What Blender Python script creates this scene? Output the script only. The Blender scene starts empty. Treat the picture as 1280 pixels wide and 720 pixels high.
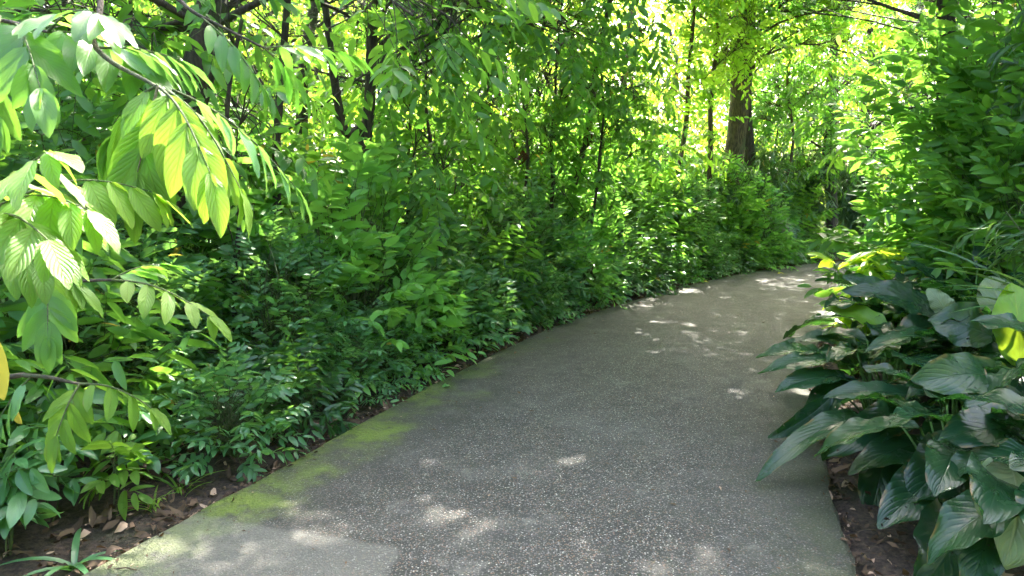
import bpy, math, random
import numpy as np

random.seed(11)
rng = np.random.default_rng(11)
scene = bpy.context.scene
COL = scene.collection
R = math.radians
Z = np.array([0., 0., 1.])

# ------------------------------------------------------------------ camera
CAMH, PITCH, FPX = 1.5, R(7.2), 830.0
cd = bpy.data.cameras.new("camera")
cam = bpy.data.objects.new("camera", cd)
COL.objects.link(cam)
cam.location = (0, 0, CAMH)
cam.rotation_euler = (math.pi / 2 - PITCH, 0, 0)
cd.sensor_width = 36
cd.lens = FPX / 1280 * 36
cd.clip_end = 2000
cd.clip_start = 0.02
cd.dof.use_dof = True
cd.dof.focus_distance = 5.0
cd.dof.aperture_fstop = 9.0
scene.camera = cam


def at(px, py, Y):
    cx, cy = (px - 640) / FPX, -(py - 360) / FPX
    d = np.array([cx, math.cos(PITCH) + cy * math.sin(PITCH), -math.sin(PITCH) + cy * math.cos(PITCH)])
    return np.array([0, 0, CAMH]) + d * (Y / d[1])


def gnd(px, py, z=0.0):
    cx, cy = (px - 640) / FPX, -(py - 360) / FPX
    d = np.array([cx, math.cos(PITCH) + cy * math.sin(PITCH), -math.sin(PITCH) + cy * math.cos(PITCH)])
    return np.array([0, 0, CAMH]) + d * ((z - CAMH) / d[2])


# ------------------------------------------------------------------ light
AZ, EL = R(16), R(50)
SUN = np.array([math.sin(AZ) * math.cos(EL), math.cos(AZ) * math.cos(EL), math.sin(EL)])
w = bpy.data.worlds.new("World")
scene.world = w
w.use_nodes = True
nt = w.node_tree
sky = nt.nodes.new("ShaderNodeTexSky")
sky.sky_type = 'NISHITA'
sky.sun_disc = False
sky.sun_elevation = EL
sky.sun_rotation = AZ
sky.air_density = 1.0
sky.dust_density = 7.0
sky.ozone_density = 1.0
nt.links.new(sky.outputs[0], nt.nodes["Background"].inputs[0])
nt.nodes["Background"].inputs[1].default_value = 0.15
sd = bpy.data.lights.new("sun", 'SUN')
sd.energy = 4.0
sd.angle = R(0.53)
sd.color = (1.0, 0.94, 0.82)
so = bpy.data.objects.new("sun", sd)
COL.objects.link(so)
from mathutils import Vector
so.rotation_euler = Vector(-SUN).to_track_quat('-Z', 'Y').to_euler()

scene.view_settings.view_transform = 'Standard'
scene.view_settings.look = 'None'
scene.view_settings.exposure = 3.7
scene.view_settings.gamma = 1
cy = scene.cycles
cy.use_denoising = True
cy.max_bounces = 6
cy.diffuse_bounces = 3
cy.glossy_bounces = 2
cy.transmission_bounces = 5
cy.transparent_max_bounces = 4
cy.caustics_reflective = False
cy.caustics_refractive = False
cy.use_adaptive_sampling = True
cy.adaptive_threshold = 0.03
cy.sample_clamp_indirect = 6


# ------------------------------------------------------------------ materials
def newmat(name):
    m = bpy.data.materials.new(name)
    m.use_nodes = True
    n = m.node_tree.nodes
    n.clear()
    out = n.new("ShaderNodeOutputMaterial")
    return m, n, m.node_tree.links, out


class NT:
    def __init__(s, m):
        s.n, s.l = m.node_tree.nodes, m.node_tree.links

    def math(s, op, a, b=None, c=None, clamp=False):
        x = s.n.new("ShaderNodeMath")
        x.operation = op
        x.use_clamp = clamp
        for i, v in enumerate((a, b, c)):
            if v is None: continue
            if isinstance(v, (int, float)): x.inputs[i].default_value = v
            else: s.l.new(v, x.inputs[i])
        return x.outputs[0]

    def mix(s, f, a, b):
        x = s.n.new("ShaderNodeMix")
        x.data_type = 'RGBA'
        for i, v in ((0, f), (6, a), (7, b)):
            if isinstance(v, (int, float)): x.inputs[i].default_value = v
            elif isinstance(v, tuple): x.inputs[i].default_value = (*v[:3], 1)
            else: s.l.new(v, x.inputs[i])
        return x.outputs[2]

    def noise(s, vec, scale, detail=3, rough=.55):
        x = s.n.new("ShaderNodeTexNoise")
        x.inputs['Scale'].default_value = scale
        x.inputs['Detail'].default_value = detail
        x.inputs['Roughness'].default_value = rough
        if vec is not None: s.l.new(vec, x.inputs['Vector'])
        return x.outputs['Fac']

    def ramp(s, f, a, b):
        x = s.n.new("ShaderNodeMapRange")
        x.interpolation_type = 'SMOOTHSTEP'
        s.l.new(f, x.inputs[0])
        x.inputs[1].default_value = a
        x.inputs[2].default_value = b
        return x.outputs[0]

    def coord(s, kind='Object'):
        x = s.n.new("ShaderNodeTexCoord")
        return x.outputs[kind]

    def attr(s, name):
        x = s.n.new("ShaderNodeAttribute")
        x.attribute_name = name
        y = s.n.new("ShaderNodeSeparateXYZ")
        s.l.new(x.outputs['Vector'], y.inputs[0])
        return y.outputs


def leaf_mat(name, c1, c2, tr1, tr2, rough=.42, tfac=.42, veins=9, vein_amt=.25, bump=.0, spots=0.0, odd=(0.30, 0.24, 0.03), oddp=.985, spec=.5):
    m, n, l, out = newmat(name)
    t = NT(m)
    a = t.attr('leaf')
    u, v, r = a[0], a[1], a[2]
    av = t.math('ABSOLUTE', v)
    oi = n.new("ShaderNodeObjectInfo").outputs['Random']
    rr = t.math('ADD', t.math('MULTIPLY', r, .75), t.math('MULTIPLY', oi, .25))
    col = t.mix(rr, c1, c2)
    tcol = t.mix(rr, tr1, tr2)
    oddm = t.math('GREATER_THAN', r, oddp)
    col = t.mix(oddm, col, odd)
    tcol = t.mix(oddm, tcol, tuple(min(1, x * 1.8) for x in odd))
    ph = t.math('SUBTRACT', t.math('MULTIPLY', u, veins * 6.283), t.math('MULTIPLY', av, veins * 2.4))
    wv = t.math('ADD', t.math('MULTIPLY', t.math('SINE', ph), .5), .5)
    wv = t.math('POWER', wv, 3.0)
    mid = t.math('SUBTRACT', 1.0, t.ramp(av, .01, .07))
    vein = t.math('MAXIMUM', mid, t.math('MULTIPLY', wv, .45))
    lighter = t.mix(.5, col, (min(1, c2[0] * 3 + .05), min(1, c2[1] * 2 + .06), min(1, c2[2] * 2 + .02)))
    col = t.mix(t.math('MULTIPLY', vein, vein_amt), col, lighter)
    tcol = t.mix(t.math('MULTIPLY', vein, vein_amt * 1.3), tcol, tuple(x * .45 for x in tr1))
    if spots > 0:
        ns = t.noise(t.coord(), 26, 4, .6)
        sm = t.ramp(ns, .80 - spots, .84 - spots)
        col = t.mix(sm, col, (.16, .12, .04))
        em = t.math('MULTIPLY', t.ramp(av, .78, .98), t.ramp(t.noise(t.coord(), 9, 4, .6), .54, .62))
        col = t.mix(em, col, (.13, .085, .03))
        ns2 = t.noise(t.coord(), 7, 3, .6)
        col = t.mix(t.math('MULTIPLY', t.ramp(ns2, .4, .75), .35), col, (c2[0] * 1.8 + .012, c2[1] * 1.3, c2[2]))
    p = n.new("ShaderNodeBsdfPrincipled")
    l.new(col, p.inputs['Base Color'])
    if spots > 0:
        l.new(t.math('ADD', rough - .06, t.math('MULTIPLY', t.noise(t.coord(), 14, 4), .22)), p.inputs['Roughness'])
    else:
        p.inputs['Roughness'].default_value = rough
    p.inputs['Specular IOR Level'].default_value = spec
    tl = n.new("ShaderNodeBsdfTranslucent")
    l.new(tcol, tl.inputs['Color'])
    if bump > 0:
        b = n.new("ShaderNodeBump")
        b.inputs['Strength'].default_value = bump
        b.inputs['Distance'].default_value = .004
        l.new(t.math('ADD', t.math('MULTIPLY', vein, -1.0), t.math('MULTIPLY', t.noise(t.coord(), 60, 2), .3)), b.inputs['Height'])
        l.new(b.outputs[0], p.inputs['Normal'])
    mx = n.new("ShaderNodeMixShader")
    mx.inputs[0].default_value = tfac
    l.new(p.outputs[0], mx.inputs[1])
    l.new(tl.outputs[0], mx.inputs[2])
    res = mx.outputs[0]
    if spots >= .06:   # insect holes and browned margins
        hn = t.noise(t.coord(), 38, 2, .4)
        hm = t.math('GREATER_THAN', hn, .735)
        tp = n.new("ShaderNodeBsdfTransparent")
        m2 = n.new("ShaderNodeMixShader")
        l.new(hm, m2.inputs[0])
        l.new(res, m2.inputs[1])
        l.new(tp.outputs[0], m2.inputs[2])
        res = m2.outputs[0]
    l.new(res, out.inputs['Surface'])
    return m


M = {}
M['hedge'] = leaf_mat('hedge_leaf', (.028, .098, .044), (.085, .22, .08), (.15, .43, .06), (.36, .62, .10), rough=.29, tfac=.36, bump=.3, spec=.65)
M['fresh'] = leaf_mat('fresh_hedge_leaf', (.06, .19, .04), (.15, .34, .07), (.18, .52, .06), (.38, .70, .09), rough=.33, tfac=.40, bump=.3)
M['tree'] = leaf_mat('tree_leaf', (.028, .095, .026), (.08, .20, .035), (.15, .45, .04), (.38, .68, .07), rough=.37, tfac=.48, bump=.25)
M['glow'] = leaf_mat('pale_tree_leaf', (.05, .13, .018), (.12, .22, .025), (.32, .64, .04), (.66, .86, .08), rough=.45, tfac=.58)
M['front'] = leaf_mat('front_leaf', (.05, .15, .020), (.13, .25, .03), (.17, .42, .03), (.38, .62, .05), rough=.48, tfac=.46, veins=8, vein_amt=.5, bump=.7, spots=.03, spec=.45, oddp=2)
M['dark'] = leaf_mat('dark_leaf', (.014, .055, .022), (.035, .105, .03), (.10, .28, .03), (.20, .42, .04), rough=.34, tfac=.3)
M['broad'] = leaf_mat('broad_leaf', (.005, .023, .013), (.014, .050, .021), (.05, .20, .025), (.10, .28, .03), rough=.20, tfac=.22, veins=10, vein_amt=.10, bump=.45, spots=.06, oddp=2, spec=.40)
M['bright'] = leaf_mat('bright_leaf', (.10, .24, .02), (.22, .36, .03), (.55, .80, .04), (.75, .88, .06), rough=.4, tfac=.5, veins=8, vein_amt=.4, bump=.4)
M['palebroad'] = leaf_mat('pale_broad_leaf', (.10, .15, .08), (.16, .22, .12), (.2, .35, .08), (.3, .4, .1), rough=.4, tfac=.2, veins=11, vein_amt=.5, bump=1.0, spots=.10, oddp=2)
M['bamboo'] = leaf_mat('narrow_leaf', (.018, .06, .028), (.05, .12, .045), (.12, .28, .04), (.25, .42, .06), rough=.34, tfac=.32, veins=0.5, vein_amt=.1)
M['litter'] = leaf_mat('dry_leaf', (.022, .014, .009), (.12, .078, .050), (.10, .05, .02), (.30, .15, .05), rough=.75, tfac=.12, veins=6, odd=(.32, .22, .16), oddp=.9, spec=.3)
M['dead'] = leaf_mat('withered_leaf', (.035, .012, .006), (.08, .03, .012), (.12, .04, .01), (.2, .07, .02), rough=.7, tfac=.2, spec=.3)
M['yellow'] = leaf_mat('yellow_leaf', (.42, .36, .05), (.52, .42, .06), (.5, .45, .05), (.65, .55, .08), rough=.5, tfac=.35, oddp=2)
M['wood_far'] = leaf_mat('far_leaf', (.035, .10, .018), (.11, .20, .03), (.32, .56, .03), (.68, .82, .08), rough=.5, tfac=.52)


def bark_mat(name, c1, c2, scale=8):
    m, n, l, out = newmat(name)
    t = NT(m)
    mp = n.new("ShaderNodeMapping")
    mp.inputs['Scale'].default_value = (1, 1, .22)
    l.new(t.coord(), mp.inputs['Vector'])
    f = t.noise(mp.outputs[0], scale * 4, 6, .65)
    g = t.noise(t.coord(), 3, 3)
    col = t.mix(t.ramp(f, .35, .68), c1, c2)
    col = t.mix(t.math('MULTIPLY', t.ramp(g, .5, .7), .5), col, (.05, .08, .025))
    p = n.new("ShaderNodeBsdfPrincipled")
    l.new(col, p.inputs['Base Color'])
    p.inputs['Roughness'].default_value = .85
    b = n.new("ShaderNodeBump")
    b.inputs['Strength'].default_value = 1.0
    b.inputs['Distance'].default_value = .03
    l.new(f, b.inputs['Height'])
    l.new(b.outputs[0], p.inputs['Normal'])
    l.new(p.outputs[0], out.inputs['Surface'])
    return m


M['bark'] = bark_mat('dark_bark', (.018, .013, .010), (.07, .05, .038))
M['bark_brown'] = bark_mat('brown_bark', (.035, .022, .014), (.13, .085, .050))
M['bark_pale'] = bark_mat('pale_bark', (.16, .13, .10), (.38, .33, .26))
M['stem'] = bark_mat('green_stem', (.04, .07, .02), (.10, .12, .04), 12)
M['stalk'] = bark_mat('pale_green_stalk', (.06, .15, .03), (.14, .26, .06), 12)


def soil_material():
    m, n, l, out = newmat('soil')
    t = NT(m)
    c = t.coord()
    a = t.noise(c, 2.2, 5, .6)
    b_ = t.noise(c, 34, 6, .7)
    col = t.mix(t.ramp(b_, .35, .65), (.016, .010, .007), (.065, .042, .030))
    col = t.mix(t.math('MULTIPLY', t.ramp(a, .5, .7), .6), col, (.028, .035, .012))
    p = n.new("ShaderNodeBsdfPrincipled")
    l.new(col, p.inputs['Base Color'])
    p.inputs['Roughness'].default_value = .95
    b = n.new("ShaderNodeBump")
    b.inputs['Strength'].default_value = 1
    b.inputs['Distance'].default_value = .03
    l.new(b_, b.inputs['Height'])
    l.new(b.outputs[0], p.inputs['Normal'])
    l.new(p.outputs[0], out.inputs['Surface'])
    return m


def path_material(patch=False):
    """washed pebble concrete: small light and dark stones in grey mortar, moss creeping in from the edges"""
    m, n, l, out = newmat('pebble_concrete_pale' if patch else 'pebble_concrete')
    t = NT(m)
    c = t.coord()
    a = t.attr('puv')
    across = a[0]
    vo = n.new("ShaderNodeTexVoronoi")
    vo.inputs['Scale'].default_value = 118
    l.new(c, vo.inputs['Vector'])
    cell = n.new("ShaderNodeSeparateColor")
    l.new(vo.outputs['Color'], cell.inputs[0])
    stone = t.math('SUBTRACT', 1.0, t.ramp(vo.outputs['Distance'], .28, .62))
    tone = cell.outputs[0]
    cs = t.mix(t.ramp(tone, .15, .95), (.018, .017, .0165), (.200, .184, .172))
    cs = t.mix(t.math('GREATER_THAN', cell.outputs[1], .93), cs, (.46, .44, .41))
    cs = t.mix(t.math('GREATER_THAN', cell.outputs[2], .88), cs, (.16, .10, .07))
    col = t.mix(stone, (.022, .022, .021), cs)
    wear = t.noise(c, 1.3, 5, .6)
    wear2 = t.noise(c, 5.5, 5, .65)
    col = t.mix(t.math('MULTIPLY', t.ramp(wear, .42, .70), .30), col, (.115, .110, .102))
    col = t.mix(t.math('MULTIPLY', t.ramp(wear2, .50, .72), .45), col, (.030, .029, .026))
    # thin pale mineral bloom
    bl = t.noise(c, 2.6, 6, .7)
    col = t.mix(t.math('MULTIPLY', t.ramp(bl, .58, .68), .28), col, (.22, .205, .185))
    # moss and algae near both edges
    e1 = t.math('ADD', across, t.math('MULTIPLY', t.math('SUBTRACT', t.noise(c, 1.7, 5, .6), .5), 1.5))
    mossL = t.math('SUBTRACT', 1.0, t.ramp(e1, .0, .42))
    patchy = t.ramp(t.noise(c, 7, 6, .7), .30, .54)
    e2 = t.math('ADD', t.math('SUBTRACT', 2.95, across), t.math('MULTIPLY', t.math('SUBTRACT', t.noise(c, 1.4, 5, .6), .5), 1.1))
    mossR = t.math('MULTIPLY', t.math('SUBTRACT', 1.0, t.ramp(e2, .0, .55)), .5)
    dampL = t.math('SUBTRACT', 1.0, t.ramp(e1, .1, 1.2))
    col = t.mix(t.math('MULTIPLY', dampL, .55), col, (.026, .025, .022))
    col = t.mix(t.math('MULTIPLY', t.math('SUBTRACT', 1.0, t.ramp(e2, .1, .9)), .5), col, (.028, .027, .024))
    if not patch:
        # moss is rich along the sunny near stretch
        near = t.math('SUBTRACT', 1.0, t.math('MULTIPLY', t.ramp(a[1], 4.5, 8.0), .8))
        mm = t.math('MULTIPLY', t.math('MULTIPLY', mossL, patchy), near)
        col = t.mix(t.math('MULTIPLY', mm, .9), col, t.mix(t.noise(c, 40, 3), (.040, .070, .010), (.19, .25, .025)))
        col = t.mix(t.math('MULTIPLY', mossR, patchy), col, (.035, .050, .014))
    else:
        col = t.mix(.30, col, (.20, .185, .16))
    # paler area of the path in the near left corner, with straight edges
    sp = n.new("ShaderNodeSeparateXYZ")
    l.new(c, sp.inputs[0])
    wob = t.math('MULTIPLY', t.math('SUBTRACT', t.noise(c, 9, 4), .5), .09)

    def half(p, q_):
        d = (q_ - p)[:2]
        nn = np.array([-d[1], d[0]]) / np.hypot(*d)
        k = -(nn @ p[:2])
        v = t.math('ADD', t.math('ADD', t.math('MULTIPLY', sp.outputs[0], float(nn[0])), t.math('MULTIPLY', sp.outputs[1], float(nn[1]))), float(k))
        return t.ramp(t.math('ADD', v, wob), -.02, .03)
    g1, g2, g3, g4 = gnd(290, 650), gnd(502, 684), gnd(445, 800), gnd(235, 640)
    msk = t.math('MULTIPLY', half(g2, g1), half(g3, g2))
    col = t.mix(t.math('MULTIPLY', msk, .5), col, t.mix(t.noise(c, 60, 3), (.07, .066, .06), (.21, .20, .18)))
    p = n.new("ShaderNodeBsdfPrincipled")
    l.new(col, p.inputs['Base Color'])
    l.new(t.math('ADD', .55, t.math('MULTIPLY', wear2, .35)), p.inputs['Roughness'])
    b = n.new("ShaderNodeBump")
    b.inputs['Strength'].default_value = .9
    b.inputs['Distance'].default_value = .004
    l.new(t.math('ADD', t.math('ADD', stone, t.math('MULTIPLY', wear2, 1.0)), t.math('MULTIPLY', t.math('MULTIPLY', mossL, patchy), t.math('MULTIPLY', t.noise(c, 45, 4), 5.0))), b.inputs['Height'])
    l.new(b.outputs[0], p.inputs['Normal'])
    l.new(p.outputs[0], out.inputs['Surface'])
    return m


# ------------------------------------------------------------------ mesh helpers
def mesh_np(name, V, F_loops, F_sizes, mat, parent=None, smooth=True, attrs=None):
    me = bpy.data.meshes.new(name)
    nv, nl, nf = len(V), len(F_loops), len(F_sizes)
    me.vertices.add(nv)
    me.vertices.foreach_set('co', np.ascontiguousarray(V, dtype=np.float32).ravel())
    me.loops.add(nl)
    me.loops.foreach_set('vertex_index', np.ascontiguousarray(F_loops, dtype=np.int32))
    me.polygons.add(nf)
    st = np.concatenate([[0], np.cumsum(F_sizes)[:-1]]).astype(np.int32)
    me.polygons.foreach_set('loop_start', st)
    if smooth: me.polygons.foreach_set('use_smooth', np.ones(nf, dtype=bool))
    me.update(calc_edges=True)
    if attrs:
        for k, arr in attrs.items():
            at_ = me.attributes.new(k, 'FLOAT_VECTOR', 'POINT')
            at_.data.foreach_set('vector', np.ascontiguousarray(arr, dtype=np.float32).ravel())
    if not isinstance(mat, (list, tuple)): mat = [mat]
    for x in mat: me.materials.append(x)
    o = bpy.data.objects.new(name, me)
    COL.objects.link(o)
    if parent is not None: o.parent = parent
    return o


def prof(y):
    w_ = np.power(np.maximum(y, 1e-6), .62) * np.power(np.maximum(1 - y, 0), .80)
    return w_ / .385 * .5


def make_template(ys, nx, fold=.30, shape=prof, tipw=0):
    """ys interior stations; nx columns across (odd)"""
    V = [(0, 0, 0)]
    A = [(0, 0)]
    for y in ys:
        for j in range(nx):
            s = -1 + 2 * j / (nx - 1)
            hw = float(shape(np.array(y)))
            V.append((s * hw, y, abs(s) ** 1.3 * hw * fold))
            A.append((y, s))
    V.append((0, 1, 0))
    A.append((1, 0))
    F = []
    for j in range(nx - 1): F.append((0, 1 + j + 1, 1 + j))
    for i in range(len(ys) - 1):
        a = 1 + i * nx
        for j in range(nx - 1): F.append((a + j, a + j + 1, a + nx + j + 1, a + nx + j))
    a = 1 + (len(ys) - 1) * nx
    tip = len(V) - 1
    for j in range(nx - 1): F.append((a + j, a + j + 1, tip))
    return np.array(V, float), np.array(A, float), F


narrow = lambda y: np.power(np.maximum(y, 1e-6), .35) * np.power(np.maximum(1 - y, 0), .6) / .56 * .5
TEMPL = {
    'lo': (np.array([(0, 0, 0), (-.5, .42, .12), (0, .5, 0), (.5, .42, .12), (0, 1, 0)], float), np.array([(0, 0), (.42, -1), (.5, 0), (.42, 1), (1, 0)], float), [(0, 2, 1), (0, 3, 2), (1, 2, 4), (2, 3, 4)]),
    'mid': make_template([.22, .55, .82], 3),
    'hi': make_template([.05, .13, .24, .36, .5, .63, .75, .86, .94], 7, .22),
    'broad': make_template(list(np.linspace(.03, .975, 20)), 13, .22),
    'narrow': make_template([.25, .6], 3, .4, narrow),
    'strap': make_template([.04, .15, .3, .45, .6, .75, .88], 3, .5, narrow),
}


def nrm(a):
    return a / np.maximum(np.linalg.norm(a, axis=-1, keepdims=True), 1e-9)


class Leaves:
    def __init__(s): s.c = []

    def add(s, P, D, N, L, W, droop=.15, bow=0., rnd=None):
        P = np.atleast_2d(P).astype(float)
        n = len(P)
        f = lambda x: np.broadcast_to(np.asarray(x, float), (n,)).copy()
        g = lambda x: np.broadcast_to(np.asarray(x, float), (n, 3)).copy()
        s.c.append([P, g(D), g(N), f(L), f(W), f(droop), f(bow), rng.random(n) if rnd is None else f(rnd)])
        return s

    def arrays(s):
        return [np.concatenate([c[i] for c in s.c]) for i in range(8)]

    def count(s): return sum(len(c[0]) for c in s.c)

    def build(s, name, mat, parent=None, lod='mid', wob=0., keep=None, extra=None, smooth=None):
        P, D, N, L, W, dr, bw, rn = s.arrays()
        if keep is not None:
            k = keep(P + D * L[:, None] * .5)
            P, D, N, L, W, dr, bw, rn = [x[k] for x in (P, D, N, L, W, dr, bw, rn)]
        D = nrm(D)
        S = nrm(np.cross(D, N))
        N = np.cross(S, D)
        T, A, F = TEMPL[lod]
        n, m = len(P), len(T)
        y = T[None, :, 1]
        zz = T[None, :, 2] * W[:, None] - dr[:, None] * L[:, None] * y ** 2 * .9 + bw[:, None] * L[:, None] * 4 * y * (1 - y)
        yy = (y - .25 * dr[:, None] * y ** 2) * L[:, None]
        xx = T[None, :, 0] * W[:, None]
        if wob > 0:
            ph = rng.random((n, 1)) * 6.28
            ax = np.abs(A[None, :, 1])
            fr = 7 + 6 * rng.random((n, 1))
            zz = zz + wob * W[:, None] * ax ** 2 * (np.sin(fr * y + ph + A[None, :, 1] * 1.5) * .5 + .35 * np.sin(fr * 2.7 * y + ph * 3))
            # ribs between the side veins
            zz = zz + .007 * W[:, None] * np.sin(y * 50 - ax * 15) * ax
            xx = xx + wob * .25 * L[:, None] * np.sin(2.2 * y + ph) * y ** 1.5
        V = P[:, None, :] + D[:, None, :] * yy[..., None] + S[:, None, :] * xx[..., None] + N[:, None, :] * zz[..., None]
        V = V.reshape(-1, 3)
        att = np.concatenate([np.broadcast_to(A[None], (n, m, 2)), np.broadcast_to(rn[:, None, None], (n, m, 1))], axis=2).reshape(-1, 3)
        fl = np.array([i for f in F for i in f])
        fs = np.array([len(f) for f in F])
        loops = (np.arange(n)[:, None] * m + fl[None]).ravel()
        sizes = np.tile(fs, n)
        mats = [mat]
        matidx = None
        if extra is not None:   # thin twigs carried inside the same mesh
            eV, eL, eS, emat = extra
            loops = np.concatenate([loops, eL + len(V)])
            matidx = np.concatenate([np.zeros(len(sizes), np.int32), np.ones(len(eS), np.int32)])
            sizes = np.concatenate([sizes, eS])
            V = np.concatenate([V, eV])
            att = np.concatenate([att, np.zeros((len(eV), 3))])
            mats.append(emat)
        o = mesh_np(name, V, loops, sizes, mats, parent, smooth=(lod != 'lo') if smooth is None else smooth, attrs={'leaf': att})
        if matidx is not None: o.data.polygons.foreach_set('material_index', matidx)
        return o


def tubes_raw(P, Rr, sides=4):
    """P (n,m,3) polylines, Rr (n,m) radii -> arrays"""
    P = np.asarray(P, float)
    Rr = np.asarray(Rr, float)
    n, m = P.shape[:2]
    T = np.gradient(P, axis=1)
    T = nrm(T)
    up = np.where(np.abs(T[..., 2:3]) > .9, np.array([1., 0, 0]), np.array([0, 0, 1.]))
    A = nrm(np.cross(T, up))
    B = np.cross(T, A)
    th = np.arange(sides) / sides * 2 * math.pi
    V = P[:, :, None, :] + Rr[:, :, None, None] * (A[:, :, None, :] * np.cos(th)[None, None, :, None] + B[:, :, None, :] * np.sin(th)[None, None, :, None])
    i = np.arange(m - 1)[:, None] * sides
    j = np.arange(sides)[None]
    q = np.stack([i + j, i + (j + 1) % sides, i + sides + (j + 1) % sides, i + sides + j], -1).reshape(-1)
    loops = (np.arange(n)[:, None] * (m * sides) + q[None]).ravel()
    sizes = np.full(len(loops) // 4, 4)
    return V.reshape(-1, 3), loops, sizes


def join_raw(parts):
    V, Ls, S, off = [], [], [], 0
    for v, l_, s_ in parts:
        V.append(v); Ls.append(l_ + off); S.append(s_)
        off += len(v)
    return np.concatenate(V), np.concatenate(Ls), np.concatenate(S)


def tube_obj(name, parts, mat, parent=None):
    V, Ls, S = join_raw(parts)
    return mesh_np(name, V, Ls, S, mat, parent)


def polyline(p0, p1, n, wob=.05, sag=0., seed=None):
    t = np.linspace(0, 1, n)[:, None]
    p0, p1 = np.asarray(p0, float), np.asarray(p1, float)
    L = np.linalg.norm(p1 - p0)
    a, b = rng.normal(size=3), rng.normal(size=3)
    P = p0 + (p1 - p0) * t + L * wob * (np.sin(t * math.pi) * a + np.sin(t * 2 * math.pi) * b * .5)
    P[:, 2] += sag * L * np.sin(t[:, 0] * math.pi)
    return P


def empty(name, label, cat, loc, group=None, rz=0, sc=1.):
    o = bpy.data.objects.new(name, None)
    COL.objects.link(o)
    o.location = loc
    o.rotation_euler = (0, 0, rz)
    o.scale = (sc, sc, sc)
    o.empty_display_size = .1
    o['label'] = label
    o['category'] = cat
    if group: o['group'] = group
    return o


def tag(o, label, cat, group=None, kind=None):
    if label: o['label'] = label
    if cat: o['category'] = cat
    if group: o['group'] = group
    if kind: o['kind'] = kind
    return o


def copy_thing(root, loc, rz, sc, label):
    r = root.copy()
    COL.objects.link(r)
    r.location = loc
    r.rotation_euler = (0, 0, rz)
    r.scale = (sc, sc, sc)
    r['label'] = label
    for ch in list(root.children):
        c = ch.copy()
        COL.objects.link(c)
        c.parent = r
    return r


# ------------------------------------------------------------------ the path and the ground
LE = np.array([(-5.6, -8), (-4.1, -4), (-2.95, -.5), (-2.25, 1.3), (-1.77, 2.54), (-1.36, 3.59), (-.56, 5.7), (.6, 8.25), (2.03, 10.5), (4.3, 13.6), (7.3, 16.6), (10.5, 18.6), (14.5, 20.0), (20, 21), (27, 21.2)])


def catmull(P, n=14):
    out = []
    Q = np.vstack([2 * P[0] - P[1], P, 2 * P[-1] - P[-2]])
    for i in range(1, len(Q) - 2):
        for k in range(n):
            t = k / n
            a, b, c, d = Q[i - 1], Q[i], Q[i + 1], Q[i + 2]
            out.append(.5 * ((2 * b) + (c - a) * t + (2 * a - 5 * b + 4 * c - d) * t * t + (3 * b - a - 3 * c + d) * t ** 3))
    out.append(P[-1])
    return np.array(out)


LC = catmull(LE)
for _ in range(6): LC[1:-1] = (LC[:-2] + LC[1:-1] * 2 + LC[2:]) / 4
TG = nrm(np.gradient(LC, axis=0))
NR = np.stack([TG[:, 1], -TG[:, 0]], 1)      # points to the right of travel
PW = 2.95
RC = LC + NR * PW
SL = np.concatenate([[0], np.cumsum(np.linalg.norm(np.diff(LC, axis=0), axis=1))])
i0 = np.argmin(np.abs(LC[:, 1] - 0))
SL = SL - SL[i0]


def edge_pt(s, off, side='L'):
    """point at arc length s, off metres outside the left or right edge"""
    x = np.interp(s, SL, LC[:, 0]); y = np.interp(s, SL, LC[:, 1])
    nx = np.interp(s, SL, NR[:, 0]); ny = np.interp(s, SL, NR[:, 1])
    if side == 'L': return np.array([x - nx * off, y - ny * off])
    return np.array([x + nx * (PW + off), y + ny * (PW + off)])


def dist_path(XY):
    """signed-ish distance outside the path, 0 inside"""
    C = LC + NR * PW / 2
    d = np.full(len(XY), 1e9)
    for c in C[::2]: d = np.minimum(d, np.hypot(XY[:, 0] - c[0], XY[:, 1] - c[1]))
    return d - PW / 2


def side_sign(x, y):
    k = np.argmin(np.hypot(LC[:, 0] - x, LC[:, 1] - y))
    return (x - LC[k, 0]) * NR[k, 0] + (y - LC[k, 1]) * NR[k, 1]


us = np.concatenate([[0, 0], np.linspace(0.02, PW - .02, 14), [PW, PW]])
zs = np.array([-.16, -.012] + [0] * 14 + [-.012, -.16])
V, att = [], []
for i in range(len(LC)):
    for j, u in enumerate(us):
        e = .012 * math.sin(SL[i] * 5.1) + .008 * math.sin(SL[i] * 13.7 + j) if j in (0, 1, len(us) - 1, len(us) - 2) else 0
        V.append((LC[i, 0] + NR[i, 0] * (u + e), LC[i, 1] + NR[i, 1] * (u + e), zs[j]))
        att.append((u, SL[i], 0))
nu = len(us)
ii = np.arange(len(LC) - 1)[:, None] * nu
jj = np.arange(nu - 1)[None]
q = np.stack([ii + jj, ii + jj + 1, ii + nu + jj + 1, ii + nu + jj], -1).reshape(-1)
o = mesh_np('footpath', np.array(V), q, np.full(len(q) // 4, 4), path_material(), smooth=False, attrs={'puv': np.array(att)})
o['kind'] = 'structure'
gx = np.unique(np.concatenate([np.linspace(-400, -30, 14), np.linspace(-30, -9, 22), np.arange(-9, 14, .16), np.linspace(14, 40, 28), np.linspace(40, 400, 14)]))
gy = np.unique(np.concatenate([np.linspace(-400, -12, 14), np.linspace(-12, -1, 12), np.arange(-1, 22, .16), np.linspace(22, 50, 28), np.linspace(50, 400, 14)]))
GX, GY = np.meshgrid(gx, gy)
XY = np.stack([GX.ravel(), GY.ravel()], 1)


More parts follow.
